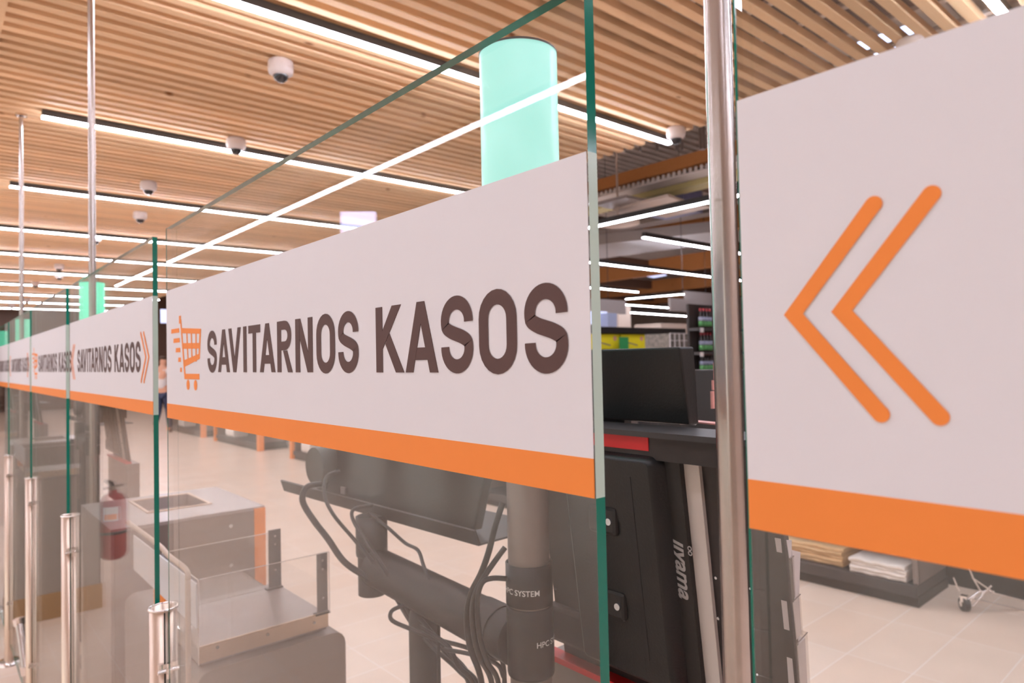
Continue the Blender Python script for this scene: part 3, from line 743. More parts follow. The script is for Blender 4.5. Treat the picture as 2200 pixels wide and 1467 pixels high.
def top_monitor():
    X = .875; a = onx(1298, 752, X); b = onx(1475, 745, X); c = onx(1488, 905, X)
    t = thing('operator_monitor', 'plain black monitor standing on the kiosk shelf between the two nearest signs', 'monitor', (X, (b.y+.86)/2, c.z-.02), 'monitors on the kiosk tops')
    z1 = b.z; z0 = c.z-.006; y0 = b.y; y1 = y0+.33
    q = [(X+.018,y0-.001,z0),(X+.040,y0-.004,z0),(X+.040,y1,z0),(X+.018,y1,z0),(X,y0,z1),(X+.030,y0-.006,z1),(X+.030,y1,z1),(X,y1,z1)]
    q = [Vector(p_)-Vector((.018, 0, 0)) for p_ in q]
    MB().hexa(q).build('shell', 'blackp', t, bevel=.003)
    m = MB().box((X+.012, (y0+y1)/2-.03, 1.40), (X+.03, (y0+y1)/2+.03, z0+.01)); m.build('stand', 'black', t)
    return t
tm = top_monitor(); ST.append((tm, 'plain black monitor on a kiosk shelf'))
# second kiosk screen box further back, flyers, leaflets on the shelf
a = atd(1470, 794, 1.55); b = atd(1640, 930, 1.55)
o = MB().box((a.x, b.y-.05, .80), (a.x+.02, a.y+.08, a.z)).build('privacy_panel', 'darkgrey', None, loc=(a.x, (a.y+b.y)/2, b.z), bevel=.003)
tag(o, 'dark grey flat panel right behind the plain black monitor', 'panel')
zf = onx(1300, 920, .78).z
def sheet(name, pts, th, m_, label, cat, group=None):
    c = sum((Vector(p_) for p_ in pts), Vector())/len(pts)
    o = MB().prism(pts, (0, 0, th)).build(name, m_, None, loc=c); tag(o, label, cat, group); return o
sheet('printed_card', [onz(1460, 912, zf+.0005), onz(1478, 907, zf+.0005), onz(1500, 908, zf+.0005), onz(1494, 914, zf+.0005)], .0012, 'lgrey', 'small silver card on the kiosk shelf edge', 'card')
sheet('leaflet', [onz(1488, 908, zf+.002), onz(1500, 905.5, zf+.002), onz(1590, 914, zf+.002), onz(1590, 919, zf+.002)], .0022, 'pink', 'red and white leaflet lying on the kiosk shelf', 'leaflet')
for i, (x0, x1, y0, y1) in enumerate(((1531, 1560, 838, 878), (1533, 1562, 815, 838), (1537, 1565, 778, 815))):
    a = ony(x0, y1, atd(x0, y1, 1.3).y); b = ony(x1, y0, a.y)
    o = MB().box((a.x, a.y, a.z), (b.x, a.y+.004, b.z)).build('leaflet', 'pink', None, loc=(a.x, a.y, a.z))
    tag(o, ['lowest', 'middle', 'top'][i]+' pinkish leaflet of the column standing left of the thick steel pole', 'leaflet', 'leaflets left of the steel pole')

# acrylic leaflet rack on the kiosk's far side
def rack():
    Yr = kp(1688, 1170).y
    rt_ = thing('leaflet_rack', 'clear acrylic leaflet rack on the kiosk side under the double arrow sign', 'leaflet rack', kp(1715, 1300, .05))
    pockets = [[(1695,1200),(1705,1194),(1709,1282),(1703,1292)], [(1703,1292),(1719,1276),(1725,1364),(1712,1380)], [(1712,1382),(1734,1358),(1741,1480),(1720,1500)]]
    for q in pockets:
        P = [ony(x, y, Yr) for x, y in q]; pk = MB()
        pk.prism([P[3], P[2], P[1], P[0]], (0, .0012, 0)); pk.prism([P[1], P[2], P[2]+Vector((.0012,0,0)), P[1]+Vector((.0012,0,0))], (0, .02, 0))
        pk.build('pocket', 'acrylic', rt_)
        MB().tube([P[0]+Vector((0,-.0005,0)), P[1]+Vector((0,-.0005,0))], .0006, 6, smooth=False).build('pocket_lip', 'grey', rt_)
    MB().box((P[0].x-.004, Yr+.004, P[3].z-.02), (P[0].x+.03, Yr+.03, P[3].z-.012)).build('foot', 'acrylic', rt_)
    for k, q in enumerate(([(1690,1160),(1701,1160),(1701,1196),(1696,1200)], [(1701,1181),(1720,1186),(1717,1276),(1708,1284)], [(1704,1296),(1717,1282),(1722,1362),(1712,1374)], [(1714,1388),(1730,1370),(1735,1480),(1721,1490)])):
        P = [ony(x, y, Yr+.003) for x, y in q]
        o = MB().prism([P[3], P[2], P[1], P[0]], (0, .016, 0)).build('leaflet', 'leafletpaper', None, loc=P[3])
        tag(o, ['topmost white leaflets in the clear rack, cut by the orange band', 'tall white leaflet standing up out of the top rack pocket', 'leaflets in the middle pocket of the clear rack', 'leaflets in the lowest pocket of the clear rack'][k], 'leaflet', 'white leaflets in the rack')
rack()

# ------------------------------------------------------------------ weighing and bagging units
def bagging_scale():
    t = thing('bagging_scale', 'grey bagging scale with clear guards and aluminium rim, behind the large glass', 'bagging scale', (.69, 2.1, 0), 'bagging scales')
    zb = .95; c = onz(742, 1352, zb); x1 = c.x; y0 = c.y
    MB().rbox((.50, y0, .0), (x1, 2.55, zb), .035, ax=1).build('cabinet', 'grey', t)
    zp = 1.0; f = onz(703, 1316, zp); k = onz(590, 1262, zp); l = onz(430, 1395, zp)
    px0, px1, py0, py1 = l.x, f.x, f.y, k.y
    MB().box((px0, py0+.004, zb+.004), (px1, py1+.05, zp)).build('weighing_plate', 'lgrey', t, bevel=.004)
    z_r = ony(703, 1345, py0).z
    MB().box((px0-.002, py0-.002, z_r), (px1+.002, py0+.004, zp+.004)).build('front_rim', 'alu', t)
    for px, py in ((675, 1337), (575, 1362), (467, 1390)):
        q = ony(px, py, py0-.002); MB().cyl(q, q+Vector((0,-.003,0)), .004, n=12).build('screw', 'screw', t)
    # upright brackets
    for (xa, xb, yt, Yb) in ((681, 703, 1190, py0+.01), (577, 603, 1140, py1)):
        a = ony(xa, yt, Yb); b = ony(xb, yt, Yb)
        br = MB().box((a.x, Yb, zp), (b.x, Yb+.004, a.z)); br.box((a.x-.012, Yb-.016, zp), (b.x, Yb+.004, zp+.004))
        br.build('bracket', 'darkgrey', t)
        for dz in (.02, .045, .125):
            MB().cyl(((a.x+b.x)/2, Yb-.003, a.z-dz), ((a.x+b.x)/2, Yb, a.z-dz), .0035, n=10).build('screw', 'screw', t)
    # guards
    g1 = ony(703, 1186, py0-.004); g2 = ony(430, 1242, py0-.004); zt = (g1.z+g2.z)/2
    def guard(a, b, m_='acrylic'):
        g = MB().box(a, b); o = g.build('guard', m_, t)
        return o
    guard((px0, py0-.010, zp+.004), (px1+.004, py0-.006, zt)); guard((px0, py1+.006, zp), (px1, py1+.010, zt+.0)); guard((px0-.006, py0-.01, zp+.004), (px0-.002, py1+.01, zt))
    e = MB(); r = .0012
    for P in ([(px0, py0-.008, zt), (px1+.004, py0-.008, zt)], [(px0, py1+.008, zt), (px1, py1+.008, zt)], [(px0-.004, py0-.008, zt), (px0-.004, py1+.008, zt)],
              [(px1+.004, py0-.008, zp), (px1+.004, py0-.008, zt)], [(px0-.004, py0-.008, z_r), (px0-.004, py0-.008, zt)]):
        e.tube(P, r, 6, smooth=False)
    e.build('guard_edge', 'acredge', t)
    # white and orange printed skirt on the partition side
    xs = px0-.012
    a = onx(430, 1240, xs); b = onx(290, 1140, xs)
    s_ = MB().box((xs-.003, py0-.03, zt-.11), (xs, 2.42, zt-.002)); s_.build('printed_skirt', 'film', t)
    MB().box((xs-.004, onx(357, 1250, xs).y, zt-.150), (xs+.001, onx(333, 1250, xs).y, zt-.11)).build('orange_sticker', 'orange', t)
    return t
bs = bagging_scale(); ST.append((bs, 'grey bagging scale with clear guards'))
def checkout_cabinet():
    t = thing('checkout_cabinet', 'grey steel checkout cabinet with orange corner and recessed top, left of the bagging scale', 'cabinet', (.8, 3.2, 0), 'grey checkout cabinets')
    Z = 1.1; c = onz(568, 1086, Z); k = onz(465, 1045, Z); x1, y0, y1 = c.x, c.y, k.y; x0 = .52
    b = MB(); h = [onz(357, 1072, Z), onz(445, 1080, Z)]; hx0, hx1 = .70, .93; hy0, hy1 = y0+.22, y1-.10
    b.box((x0, y0, 0), (x1, y1, Z-.05))
    for (p, q) in (((x0,y0),(hx0,y1)), ((hx1,y0),(x1,y1)), ((hx0,y0),(hx1,hy0)), ((hx0,hy1),(hx1,y1))): b.box((p[0],p[1],Z-.05), (q[0],q[1],Z))
    b.build('body', 'lgrey', t)
    fr = MB()
    for (p, q) in (((hx0-.012,hy0-.012),(hx1+.012,hy0)), ((hx0-.012,hy1),(hx1+.012,hy1+.012)), ((hx0-.012,hy0),(hx0,hy1)), ((hx1,hy0),(hx1+.012,hy1))): fr.box((p[0],p[1],Z), (q[0],q[1],Z+.004))
    fr.build('recess_frame', 'alu', t)
    MB().box((x0+.01, y0-.004, .1), (x1-.045, y0, Z-.012)).build('front_panel', 'grey', t)
    MB().box((x1-.045, y0-.006, .06), (x1+.002, y0+.0, Z-.006)).build('orange_corner', 'orange', t)
    for z in (Z-.06, Z-.22): MB().cyl((.95, y0-.008, z), (.95, y0-.004, z), .008, n=12).build('screw', 'screw', t)
    return t
cc = checkout_cabinet(); ST.append((cc, 'grey steel checkout cabinet with orange corner'))
# bent cream guard rail beside the partition
P = [onx(340, 1170, .46), onx(362, 1193, .46), onx(392, 1216, .46), onx(402, 1228, .46), onx(404, 1245, .46), onx(404, 1330, .46)]
P.append(Vector((P[-1].x, P[-1].y, .3))); P.append(Vector((P[-1].x, P[-1].y, .0)))
tag(MB().tube([Vector((.46, 2.3, P[0].z+.0))]+P[:], .0062, 10, sub=4).build('bent_guard_rail', 'cream', None, loc=(P[-1].x, P[-1].y, 0)), 'thin cream rail bent down in front of the bagging scale', 'guard rail')

# ------------------------------------------------------------------ further stations (their lamps glow a purer green)
far_tube = [k_ for k_ in kids(mst) if k_.name.startswith('lamp_tube')][0].data.copy(); far_tube.materials[0] = emit('green_lamp_tube_far', (0.10, 1.0, 0.62), 1.5)
where = {3.80: 'second station, beyond the first panel gap', 7.50: 'third station, far behind the partition', 10.06: 'most distant station at the left picture border'}
for dy, wh in where.items():
    for src, desc in ST:
        if dy == 7.50 and src is cc: continue
        c_ = dup(src, (0, dy, 0), desc + ', ' + wh)
        for k_ in kids(c_):
            if k_.name.startswith('lamp_tube'): k_.data = far_tube

# ------------------------------------------------------------------ low end wall with the extinguisher
t = thing('screen_wall', 'grey-white end wall with tan baseboard, mirrored in the far glass panels', 'wall panel', (.05, 5.66, 0))
MB().box((-.20, 5.60, .17), (.33, 5.72, 2.60)).build('panel', 'wallw', t)
MB().box((-.215, 5.588, 0), (.34, 5.73, .17)).build('baseboard', 'tan', t)
MB().box((-.205, 5.595, .17), (-.198, 5.72, 2.60)).build('edge_trim', 'grey', t)
ex = thing('fire_extinguisher', 'red fire extinguisher with white and orange label, mirrored in the left glass panel', 'fire extinguisher', (-.295, 5.66, .30))
c = Vector((-.295, 5.66, 0)); R_ = .088
MB().lathe(c, [(0,.315),(.06,.315),(.080,.335),(R_,.36),(R_,.70),(.083,.74),(.060,.775),(.028,.79),(.028,.81),(0,.81)], 36).build('cylinder', 'exred', ex)
MB().lathe(c, [(R_+.001,.50),(R_+.003,.50),(R_+.003,.52),(R_+.001,.52)], 36).build('strap', 'rubber', ex)
hd = MB().cyl(c+Vector((0,0,.80)), c+Vector((0,0,.84)), .022, n=16); hd.cyl(c+Vector((-.07,.03,.835)), c+Vector((.06,-.03,.83)), .010, n=10); hd.build('valve', 'steel', ex)
MB().box((-.215, 5.655, .62), (-.38, 5.665, .66)).build('wall_bracket', 'steel', ex)
hn = MB().prism([c+Vector((-.012,-.02,.835)), c+Vector((.012,-.02,.835)), c+Vector((.05,-.03,.88)), c+Vector((.035,-.03,.892)), c+Vector((.0,-.02,.87))], (.01,.03,.0)); hn.build('handle', 'rubber', ex)
lb = MB(); lo = MB()
for m_, z0, z1, w0 in ((lb, .60, .70, .55), (lo, .61, .65, .45)):
    vs = []; n = 10; rr = R_+(.0015 if m_ is lb else .0025)
    for z in (z0, z1):
        for k in range(n+1):
            a = math.radians(-70) + (k/n-.5)*w0*2; vs.append((c.x+rr*math.cos(a), c.y+rr*math.sin(a), z))
    m_.add(vs, [(k, k+1, n+2+k, n+1+k) for k in range(n)], 0, True)
q = lb.build('label_sheet', 'white', ex); lo.build('orange_print', 'orange', q)

# ------------------------------------------------------------------ low shelving row across the aisle
def low_gondola(y0, y1, x0, label, h=1.15, orange=True, goods=True):
    t = thing('low_shelf', label, 'shelf unit', (x0+.3, (y0+y1)/2, 0), 'low shelf units across the aisle')
    MB().box((x0+.03, y0, 0), (x0+.62, y1, .07)).build('plinth', 'black', t)
    MB().box((x0, y0, .07), (x0+.60, y1, .15)).build('base_shelf', 'darkgrey', t, bevel=.008)
    MB().box((x0+.58, y0, .15), (x0+.62, y1, h)).build('back_panel', 'darkgrey', t)
    s = MB().box((x0+.08, y0+.01, .62), (x0+.58, y1-.01, .65)); s.build('shelf', 'darkgrey', t)
    for yy in (y0, y1-.03): MB().box((x0+.03, yy, .15), (x0+.06, yy+.03, h)).build('upright', 'grey', t)
    for yy in (y0, y1-.012): MB().box((x0+.05, yy, .15), (x0+.60, yy+.012, h)).build('side_panel', 'grey', t)
    if orange:
        for yy in (y0-.10, y1+.02): MB().box((x0-.02, yy, 0), (x0+.10, yy+.08, h)).build('orange_post', 'orange', t)
    return t
g1 = onz(1972, 1308, 0); X0 = 4.93
low_gondola(g1.y+.0, 4.4, X0, 'charcoal low shelf with folded textiles on its base, right under the double arrow sign', orange=False)
low_gondola(9.9, 11.75, 4.98, 'low dark shelf across the aisle, first left of the black table')
low_gondola(13.4, 15.9, 4.95, 'low dark shelf across the aisle, second left of the black table')
low_gondola(17.0, 19.8, 4.95, 'low dark shelf across the aisle, furthest one before the walking person')
low_gondola(5.2, 6.4, 4.98, 'low dark shelf with orange posts, right of the black table')
# white and beige goods on far shelves
for (yy, w_, lb) in ((11.1, .35, 'white folded item on the first far shelf'), (14.9, .5, 'white folded item on the second far shelf'), (18.6, .5, 'white folded item on the furthest shelf')):
    tag(MB().rbox((5.0, yy, .15), (5.3, yy+w_, .33), .04, ax=1).build('folded_textile', 'white_cloth', None, loc=(5.1, yy, .15)), lb, 'folded textile', 'white textiles on the far shelves')
# textiles at lower right
def folded(y0, y1, x0, x1, z0, m_, label, layers):
    base = (x0, (y0+y1)/2, z0); b = MB(); h = .026
    for k in range(layers):
        zz = z0+k*h; a = random.uniform(-.012, .012); n = 10
        prof = []
        for j in range(9):
            th = math.pi/2+math.pi*j/8; prof.append((x0+.015+a+.015*math.cos(th), zz+h/2+h*.52*math.sin(th)))
        prof += [(x1+a, zz), (x1+a, zz+h)]
        vs = []; 
        for i in range(n+1):
            yy = y0+(y1-y0)*i/n; wv = .006*math.sin(i*1.7+k*2.1)
            for (px_, pz_) in prof: vs.append((px_+wv*.8, yy+(.01*math.sin(k*3) if i in (0, n) else 0), pz_+wv*.6*(k+1)/layers))
        q_ = len(prof)
        b.add(vs, [(i*q_+j, (i+1)*q_+j, (i+1)*q_+(j+1) % q_, i*q_+(j+1) % q_) for i in range(n) for j in range(q_)], 0, True)
        b.add(vs, [list(range(q_)), [n*q_+j for j in range(q_)][::-1]])
    return tag(b.build('folded_textile', m_, None, loc=base), label, 'folded textile', 'folded textiles on the base shelf')
folded(g1.y+.50, g1.y+1.10, X0+.06, X0+.40, .15, 'beige_cloth', 'stack of folded beige textiles on the low shelf, left of the white ones', 5)
folded(g1.y+.07, g1.y+.43, X0+.02, X0+.30, .15, 'white_cloth', 'stack of folded white textiles on the low shelf, lower right', 4)
tag(MB().rbox((X0+.34, g1.y+.09, .15), (X0+.48, g1.y+.46, .42), .03, ax=1).build('printed_package', 'redprint', None, loc=(X0+.47, g1.y+.3, .15)), 'clear pack with dark red print behind the white textiles', 'package')
# dark cabinet further right and the wire trolley
lp = onz(2120, 1272, 0)
t = thing('low_plinth_unit', 'black low unit behind the wire trolley, lower right', 'shelf unit', (lp.x+.3, lp.y, 0))
MB().box((lp.x, lp.y-2.6, 0), (lp.x+.6, lp.y+.55, .14)).build('plinth', 'black', t); MB().box((lp.x+.02, lp.y-2.6, .14), (lp.x+.6, lp.y+.55, 1.1)).build('body', 'darkgrey', t)
t = thing('wire_trolley', 'wire display trolley with a small swivel wheel, lower right', 'trolley', (5.3, 1.2, 0))
w0 = onz(2073, 1312, 0); wc = w0+Vector((0, 0, .045))
MB().cyl(wc+Vector((-.012,.012,0)), wc+Vector((.012,-.012,0)), .045, n=24).build('wheel', 'darkgrey', t)
fk = MB().box(wc+Vector((-.022,-.02,-.005)), wc+Vector((.022,.02,.055))); fk.cyl(wc+Vector((-.018,.018,0)), wc+Vector((.018,-.018,0)), .018, n=14); fk.build('fork', 'chrome', t)
fr = MB(); s = .006; tt = w0.length
dd = tt/1.0
def at_z(px, py, k=1.0): return atd(px, py, 4.38*k)
for P in ([(2075,1290),(2105,1270),(2135,1270)], [(2108,1272),(2090,1240),(2080,1215)], [(2135,1272),(2120,1262),(2088,1240)], [(2048,1240),(2060,1268)], [(2130,1272),(2200,1290),(2260,1305)], [(2085,1285),(2200,1312),(2260,1326)], [(2105,1270),(2075,1300)], [(2120,1268),(2090,1302)], [(2130,1258),(2110,1276)]):
    fr.tube([at_z(*q_) for q_ in P], s, 8, smooth=False)
bx = at_z(2080, 1215); 
for i in range(6): fr.tube([bx+Vector((0, -.02-.12*i, 0)), bx+Vector((.0, -.02-.12*i, .55))], .004, 6, smooth=False)
for zz in (0, .18, .36, .55): fr.tube([bx+Vector((0, 0, zz)), bx+Vector((0, -.7, zz))], .004, 6, smooth=False)
fr.build('wire_frame', 'chrome', t)
# black display table
t = thing('display_table', 'black open display table across the aisle, half hidden by the large sign', 'table', (5.4, 8.0, 0))
a = onz(780, 1018, 0); b = onz(945, 1056, 0)
MB().box((5.02, b.y, 0), (5.12, b.y+.10, 1.0)).build('leg', 'black', t); MB().box((5.02, a.y-.10, 0), (5.12, a.y, 1.0)).build('leg', 'black', t)
MB().box((5.75, b.y, 0), (5.85, b.y+.10, 1.0)).build('leg', 'black', t); MB().box((5.75, a.y-.10, 0), (5.85, a.y, 1.0)).build('leg', 'black', t)
MB().box((5.0, b.y-.02, 1.0), (5.87, a.y+.02, 1.06)).build('tabletop', 'black', t)
MB().box((5.06, b.y, .16), (5.86, a.y, .20)).build('lower_shelf', 'darkgrey', t)
MB().box((5.84, b.y, .0), (5.87, a.y, 1.0)).build('back_panel', 'darkgrey', t)

# ------------------------------------------------------------------ person walking in the gap
def person():
    P0 = atd(350, 932, 17.3); c = Vector((P0.x, P0.y, 0)); H_ = 2.0
    t = thing('person', 'person in grey shirt and dark jeans walking away, glimpsed between two glass panels', 'person', c)
    lat = Vector((math.cos(YAW), -math.sin(YAW), 0)); fw = Vector((math.sin(YAW), math.cos(YAW), 0))
    def Q(l, f, z): return c + lat*l*H_ + fw*f*H_ + Vector((0, 0, z*H_))
    def skinned(name, V_, E_, Rr, m_, parent):
        me = D.meshes.new(name); me.from_pydata([(v-c)*U for v in V_], E_, []); o = D.objects.new(name, me); COL.objects.link(o); o.parent = parent
        sk = o.modifiers.new('skin', 'SKIN'); sk.use_smooth_shade = True
        for i, r in enumerate(Rr): me.skin_vertices[0].data[i].radius = (r*H_*U, r*H_*U)
        me.skin_vertices[0].data[0].use_root = True
        ss = o.modifiers.new('sub', 'SUBSURF'); ss.levels = 1; ss.render_levels = 2
        me.materials.append(MT[m_]); return o
    def add_skin(me):
        if not me.skin_vertices: pass
    bm_ = bmesh
    def mk(name, V_, E_, Rr, m_):
        me = D.meshes.new(name); bm = bmesh.new(); ly = bm.verts.layers.skin.verify(); bv = []
        for i, v in enumerate(V_):
            q_ = bm.verts.new((v-c)*U); q_[ly].radius = (Rr[i]*H_*U, Rr[i]*H_*U); q_[ly].use_root = (i == 0); bv.append(q_)
        for e in E_: bm.edges.new((bv[e[0]], bv[e[1]]))
        bm.to_mesh(me); bm.free(); me.materials.append(MT[m_])
        o = D.objects.new(name, me); COL.objects.link(o); o.parent = t
        sk = o.modifiers.new('skin', 'SKIN'); sk.use_smooth_shade = True
        ss = o.modifiers.new('sub', 'SUBSURF'); ss.levels = 1; ss.render_levels = 2
        return o
    # body: pelvis, spine, neck, head, arms with hands, legs
    V_ = [Q(0,0,.53), Q(0,.005,.62), Q(0,.01,.72), Q(0,.012,.81), Q(0,.018,.865), Q(0,.024,.905), Q(0,.026,.955),
          Q(.105,.01,.80), Q(.125,-.02,.645), Q(.13,.03,.51), Q(.13,.045,.465), Q(-.105,.01,.80), Q(-.125,.03,.645), Q(-.125,.08,.52), Q(-.122,.10,.475),
          Q(.048,0,.49), Q(.05,.055,.285), Q(.05,.075,.05), Q(-.048,0,.49), Q(-.05,-.01,.28), Q(-.05,-.10,.09)]
    E_ = [(0,1),(1,2),(2,3),(3,4),(4,5),(5,6),(3,7),(7,8),(8,9),(9,10),(3,11),(11,12),(12,13),(13,14),(0,15),(15,16),(16,17),(0,18),(18,19),(19,20)]
    R_ = [.062,.058,.068,.052,.030,.046,.040,.030,.023,.017,.019,.030,.023,.017,.019,.050,.034,.022,.050,.034,.022]
    mk('body', V_, E_, R_, 'skin')
    mk('shirt', [Q(0,0,.545), Q(0,.005,.62), Q(0,.01,.72), Q(0,.012,.80), Q(0,.016,.838), Q(.105,.01,.80), Q(.124,-.012,.68), Q(-.105,.01,.80), Q(-.124,.024,.68)],
       [(0,1),(1,2),(2,3),(3,4),(3,5),(5,6),(3,7),(7,8)], [.069,.067,.076,.060,.040,.038,.033,.038,.033], 'shirt')
    mk('jeans', [Q(0,0,.525), Q(.048,0,.48), Q(.05,.055,.285), Q(.05,.074,.06), Q(-.048,0,.48), Q(-.05,-.01,.28), Q(-.05,-.095,.10)],
       [(0,1),(1,2),(2,3),(0,4),(4,5),(5,6)], [.066,.056,.041,.032,.056,.041,.032], 'jeans')
    mk('hair', [Q(0,.018,.945), Q(0,.012,.965), Q(0,.022,.975)], [(0,1),(1,2)], [.040,.042,.036], 'hair')
    mk('shoe', [Q(.05,.065,.022), Q(.052,.13,.016)], [(0,1)], [.024,.020], 'shoe'); mk('shoe', [Q(-.05,-.115,.05), Q(-.05,-.06,.018)], [(0,1)], [.024,.020], 'shoe')
person()

# ------------------------------------------------------------------ the sales hall behind, seen between the two nearest signs
GH = 'linear lamps in the sales hall'
for (a, b, lb) in (((1262, 491), (1900, 354), 'white linear lamp in the hall running away under the blue-grey air unit'),
                   ((1383, 511), (1600, 547), 'white linear lamp in the hall, second below the air unit'),
                   ((1262, 564), (1600, 604), 'white linear lamp in the hall, third from the top of the gap'),
                   ((1262, 618), (1370, 628), 'short white linear lamp in the hall left, above the hanging sign'),
                   ((1345, 643), (1472, 632), 'white linear lamp in the hall slanting up to the hanging signs'),
                   ((1345, 655), (1440, 662), 'thin white linear lamp in the hall between the hanging signs'),
                   ((1355, 672), (1510, 682), 'thin distant linear lamp above the black shelf top')):
    p = onz(a[0], a[1], 4.0); q = onz(b[0], b[1], 4.0)
    k = 1.0
    if p.y > 20 or p.x > 24: 
        z_ = 1.7+2.3*.62; p = onz(a[0], a[1], z_); q = onz(b[0], b[1], z_)
    strip_lamp(p, q, lb, GH, w_=.075, h=.11)
# beams and trays
def beam(name, x, z0, z1, w_, m_, y0=-4.9, y1=33.9): return MB().box((x, y0, z0), (x+w_, y1, z1)).build(name, m_, None, loc=(x, 10, z0))
struct(beam('trim_3', 10.65, 5.2, 5.44, .22, 'glulam'))
for i in range(4): struct(beam('trim_%d' % (4+i), 15.5+i*6, 4.9, 5.5, .3, 'glulam'))
for i in range(7):
    yy = 3.2+i*4.4; struct(MB().box((11.6, yy, 5.1), (39.9, yy+.28, 5.5)).build('trim_%d' % (8+i), 'browndeck', None, loc=(20, yy, 5)))
tag(MB().box((11.1, -4.9, 4.95), (11.5, 33.9, 5.06)).build('cable_tray', 'ytray', None, loc=(11.3, 14, 5)), 'pale yellow tray running under the hall roof', 'cable tray')
tr = thing('perforated_tray', 'grey perforated tray above the pale yellow tray', 'cable tray', (10.7, 14, 5.1))
MB().box((10.65, -4.9, 5.05), (11.05, 33.9, 5.08)).build('base', 'deck', tr)
pts_ = [(3.0, 5.05)]; Yt = 3.0
while Yt < 14: pts_ += [(Yt, 5.16), (Yt+.06, 5.16), (Yt+.06, 5.08), (Yt+.12, 5.08)]; Yt += .12
pts_.append((Yt, 5.05))
MB().prism([(10.63, a_, b_) for a_, b_ in pts_], (.02, 0, 0)).build('side_teeth', 'deck', tr)
hgr = 0
for (px, y0, y1) in ((1304, 330, 385), (1342, 320, 372), (1375, 312, 366), (1411, 300, 360), (1453, 300, 368), (1465, 300, 365), (1508, 275, 358)):
    p = atd(px, y0, 10.5); r = .022 if px != 1508 else .05
    o = MB().cyl((p.x, p.y, 4.9), (p.x, p.y, 6.3), r, n=8).build('hanger_rod', 'grey', None, loc=(p.x, p.y, 6.3))
    tag(o, 'thin grey hanger rod under the corrugated roof' if px != 1508 else 'thicker grey hanger rod beside the steel pole', 'rod', 'hanger rods under the hall roof' if px != 1508 else None)
def fbox(name, px0, py0, px1, py1, z, th, m_, label, cat, group=None, bevel=0):
    a = atd(px0, (py0+py1)/2, z); A = ony(px0, py0, a.y); B = ony(px1, py1, a.y)
    o = MB().box((A.x, a.y, A.z), (B.x, a.y+th, B.z)).build(name, m_, None, loc=((A.x+B.x)/2, a.y, B.z), bevel=bevel)
    if cat: tag(o, label, cat, group)
    return o
# air unit with cream louvre plates
au = thing('air_unit', 'brown-grey air handling unit with a blue-grey end box under the roof', 'air unit', atd(1420, 420, 12))
a = atd(1345, 418, 12.5); b = ony(1460, 450, a.y)
MB().box((a.x, a.y, b.z), (b.x, a.y+.8, a.z)).build('housing', 'lgrey', au)
c = ony(1508, 395, a.y-.1); MB().box((b.x, a.y-.1, b.z+.0), (c.x, a.y+.8, c.z)).build('end_box', 'blue', au)
def plate(name, pts, Z, th, m_, label, cat, group=None):
    P = [onz(x, y, Z) for x, y in pts]; c = sum(P, Vector())/4
    o = MB().prism(P, (0, 0, th)).build(name, m_, None, loc=c); return tag(o, label, cat, group)
plate('louvre_plate', [(1318, 453), (1360, 463), (1475, 436), (1435, 422)], 4.6, .05, 'cream', 'cream plate hanging under the air unit, upper one', 'hanging plate', 'cream plates in the hall')
plate('louvre_plate', [(1400, 462), (1430, 468), (1530, 446), (1500, 440)], 4.5, .05, 'cream', 'cream plate hanging right below the upper one', 'hanging plate', 'cream plates in the hall')
c = onz(1328, 482, 4.3); tag(MB().cyl(c, c+Vector((0,0,.06)), .42, n=32).cyl(c+Vector((0,0,.05)), c+Vector((0,0,2.0)), .02, n=10).build('round_diffuser', 'cream', None, loc=c), 'round cream air diffuser beside the nearest hall lamp', 'diffuser')
plate('air_duct', [(1262, 528), (1262, 560), (1560, 520), (1560, 495)], 4.5, .25, 'lgrey', 'flat grey duct crossing the gap behind the second hall lamp', 'duct')
plate('air_duct', [(1262, 500), (1262, 512), (1560, 458), (1560, 450)], 4.75, .2, 'grey', 'narrow grey duct just below the nearest hall lamp', 'duct')
c1 = onz(1375, 596, 4.2); c2 = onz(1440, 588, 4.2)
plate('lit_skylight', [(1378, 592), (1405, 597), (1432, 592), (1405, 588)], 6.2, .09, 'screen', 'small bright lozenge shaped skylight between two hall lamps', 'skylight')
for i, (x0, y0, x1, y1, z, lb) in enumerate(((1270, 641, 1345, 675, 15, 'pale hanging sign board in the hall, left one'), (1440, 640, 1497, 670, 14, 'pale hanging sign board in the hall, middle one'), (1473, 625, 1560, 660, 16, 'pale hanging sign board in the hall, behind the steel pole'))):
    o = fbox('hanging_sign', x0, y0, x1, y1, z, .05, 'lgrey', lb, 'hanging sign', 'hanging signs in the hall')
    bb = [Vector(v.co)/U for v in o.data.vertices]; xm = (min(b_.x for b_ in bb)+max(b_.x for b_ in bb))/2; L0_ = Vector(o['_loc']); tz = max(b_.z for b_ in bb)
    MB().cyl(L0_+Vector((xm, .02, tz)), Vector((L0_.x+xm, L0_.y+.02, 6.3)), .006, n=8).build('hanger_rod', 'darkgrey', o)
fbox('hall_column', 1328, 655, 1357, 760, 18, .5, 'cream', 'pale beige column in the hall behind the left hanging sign', 'column')
fbox('wall_screen', 1270, 668, 1305, 697, 13, .06, 'screen', 'bright bluish screen at the left edge of the gap', 'screen')
fbox('wall_screen', 346, 664, 372, 694, 16, .06, 'screen', 'bright bluish screen glimpsed above the walking person', 'screen')
fbox('product_display', 1306, 672, 1326, 702, 13, .3, 'lblb', 'small colourful product display beside the bright screen', 'display')
fbox('display_stand', 1420, 694, 1503, 900, 12, .6, 'cream', 'pale stand behind the yellow boxes', 'stand')
stand_ = D.objects['display_stand']; zmin = min(v.co.z for v in stand_.data.vertices)
for v in stand_.data.vertices:
    if abs(v.co.z-zmin) < 1e-4: v.co.z -= stand_.location.z
